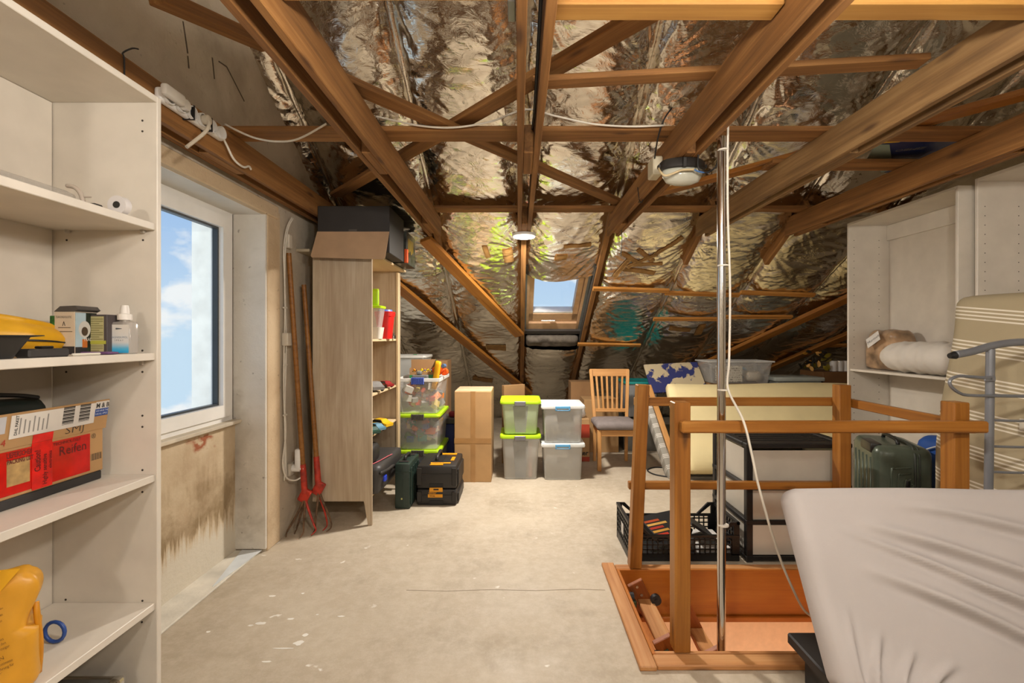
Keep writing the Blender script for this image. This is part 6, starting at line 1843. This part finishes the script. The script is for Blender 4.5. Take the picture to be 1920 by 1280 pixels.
# ------------------------------------------------------------------ near right: mattress with a fitted sheet on a black bench
t = thing('black_bench', 'low black bench under the sheet covered mattress', 'bench', (1.6, 1.55, 0))
bm = BM(); box(bm, -0.488, 0.75, -0.45, 0.35, 0.135, 0.18, 0.006); part('bench_top', bm, M('2b2827', 0.55), t)
for x in (-0.44, 0.68):
    bm = BM(); box(bm, x, x + 0.05, -0.33, 0.31, 0.0, 0.1345, 0.003); part('bench_leg', bm, M('262322', 0.55), t)
t = thing('sheet_mattress', 'small mattress in a creased white sheet leaning on the railing', 'mattress', (1.57, 1.50, 0.25))
MH, MW, MT = 0.345, 0.54, 0.06
ang = math.radians(29)
FOLDS = [((0.24, 0.80), (1.05, 0.36), 0.016, 0.018), ((0.17, 0.76), (1.05, 0.12), 0.012, 0.013), ((0.20, 0.58), (0.95, 0.02), 0.016, 0.017), ((0.45, 0.55), (1.05, 0.20), 0.008, 0.014), ((0.35, 0.9), (1.0, 0.72), 0.006, 0.014),
         ((0.09, 0.0), (0.145, 0.30), 0.014, 0.012), ((0.15, 0.0), (0.23, 0.24), 0.013, 0.012), ((0.07, 0.0), (0.07, 0.40), 0.008, 0.01), ((0.22, 0.02), (0.34, 0.20), 0.010, 0.012), ((0.55, 0.85), (1.05, 0.62), 0.009, 0.015)]


def shd(p, x, y, z):
    u = (p.x + MW) / (2 * MW); v = (p.z + MH) / (2 * MH)
    if y < 0:
        for (a, b_, amp, wdt) in FOLDS:
            dx, dz = (b_[0] - a[0]) , (b_[1] - a[1]) * MH / MW
            L2 = dx * dx + dz * dz
            ex, ez = (u - a[0]), (v - a[1]) * MH / MW
            s = (ex * dx + ez * dz) / L2
            if -0.05 < s < 1.1:
                dist = (ex * dz - ez * dx) / math.sqrt(L2) + 0.012 * math.sin(s * 4)
                fade = max(0, min(1, (s + 0.05) / 0.3)) * max(0, min(1, (1.1 - s) / 0.12))
                if a[1] < 0.1: fade = max(0, min(1, (1.1 - s) / 0.6))
                p.y -= amp * 2.1 * fade * (math.exp(-(dist / wdt) ** 2) - 0.55 * math.exp(-((dist - 1.7 * wdt) / (wdt * 1.2)) ** 2))
        p.y += 0.012 * noise.noise((u * 3, v * 3, 0))
    p.z += 0.004 * math.sin(u * 5)
    if v < 0.12: p.x += 0.04 * (0.12 - v) / 0.12 * max(0, 1 - u * 4)
    return p


bm = BM(); soft_box(bm, MW, MT, MH, 0.05, 110, 6, 80, shd, (0, 0, 0), Matrix.Translation((0.0, 0.1375, 0.249)) @ Matrix.Rotation(-ang, 4, 'X'))
part('fitted_sheet', bm, M('b9b2af', 0.85, 0, 0.02, 3, 0.08, 400), t, True)

# ------------------------------------------------------------------ on top of the ties at the right
t = thing('printed_board', 'dark blue and yellow printed board lying on ties', 'board', (2.08, 2.78, 2.523))
bm = BM(); prism(bm, [(-0.05, -0.22), (0.55, -0.22), (0.55, 0.35), (0.42, 0.35), (0.12, 0.12)], 0.0, 0.012, lambda u, v, d: Vector((u, v, d))); pb = part('board', bm, M('a8a69c', 0.6), t)
bm = BM(); prism(bm, [(-0.05, -0.22), (0.55, -0.22), (0.55, 0.35), (0.42, 0.35), (0.12, 0.12)], -0.0003, -0.0001, lambda u, v, d: Vector((u, v, d))); part('blue_print', bm, M('1f2f66', 0.4), t)
bm = BM(); prism(bm, [(-0.06, -0.22), (0.13, -0.22), (0.11, -0.14), (-0.03, -0.12)], -0.002, -0.0004, lambda u, v, d: Vector((u, v, d))); part('yellow_print', bm, M('d8b020', 0.5), t)
bm = BM(); prism(bm, [(0.0, -0.11), (0.08, -0.11), (0.42, 0.28), (0.40, 0.35), (0.12, 0.12)], -0.002, -0.0004, lambda u, v, d: Vector((u, v, d))); part('pale_print', bm, M('8ea39a', 0.5), t)
text('ZIMBO', 0.05, (0.33, -0.08, -0.001), (-0.95, 0.3, 0), (0.3, 0.95, 0), M('8c8a78', 0.5), t)

# ------------------------------------------------------------------ lamps
def disc_lamp(label, x, y, z, power, r=0.105):
    t = thing('ceiling_lamp', label, 'lamp', (x, y, z))
    bm = BM(); lathe(bm, [(0.0, 0.0), (r * 0.96, 0.0), (r, -0.006), (r, -0.02), (r * 0.93, -0.024), (0, -0.024)], n=32)
    part('housing', bm, M('e6e4e0', 0.4), t, 'auto')
    bm = BM(); lathe(bm, [(0.0, -0.0245), (r * 0.90, -0.0245), (r * 0.86, -0.030), (0, -0.031)], n=32)
    part('diffuser', bm, M('ffffff', 0.5, 0, 0, 9, 0, 90, 'fff4e4', 14.0), t, True)
    ld = bpy.data.lights.new('lamp_light', 'AREA'); ld.shape = 'DISK'; ld.size = r * 1.8; ld.energy = power; ld.color = LAMP_COL
    lo_ = link(bpy.data.objects.new('lamp_light', ld)); lo_.parent = t; lo_.location = (0, 0, -0.035)
    return t


disc_lamp('round white lamp glowing under the middle tie beam', TX[2], 4.0, 2.30, 66)
disc_lamp('added unseen round lamp brightening the storey below', 1.5, 1.3, -0.25, 62)  # added unseen lamp, brightens the peach room under the hatch


def added_globe(label, x, y, power):  # builds the unseen fill lamps added on the ties
    t = thing('added_globe', label, 'lamp', (x, y, 2.30))
    bm = BM(); lathe(bm, [(0, -0.001), (0.05, -0.001), (0.05, -0.03), (0.02, -0.04), (0.02, -0.09), (0, -0.09)], n=20); part('socket', bm, M('e6e4e0', 0.4), t, 'auto')
    bm = BM(); bmesh.ops.create_uvsphere(bm, u_segments=20, v_segments=12, radius=0.09, matrix=Matrix.Translation((0, 0, -0.17))); part('globe', bm, see_through('opal_globe', 'ffffff', 0.2, 0.3), t, True)
    ld = bpy.data.lights.new('added_globe_light', 'POINT'); ld.shadow_soft_size = 0.07; ld.energy = power; ld.color = LAMP_COL
    lo_ = link(bpy.data.objects.new('added_globe_light', ld)); lo_.parent = t; lo_.location = (0, 0, -0.17)


added_globe('added unseen opal globe on the second tie behind the viewer', TX[1], -1.0, 40)  # added out of view to brighten the gable and the foil
added_globe('added unseen opal globe on the weathered tie behind the viewer', TX[4], -1.0, 40)  # added out of view to brighten the right side
added_globe('added unseen opal globe on the middle tie above the viewer', TX[2], 0.5, 48)  # added unseen globe; the shelf shadows place a lamp on this tie
added_globe('added unseen opal globe on the caged lamp tie above the viewer', TX[3], 0.55, 62)  # added out of view to brighten the wardrobes
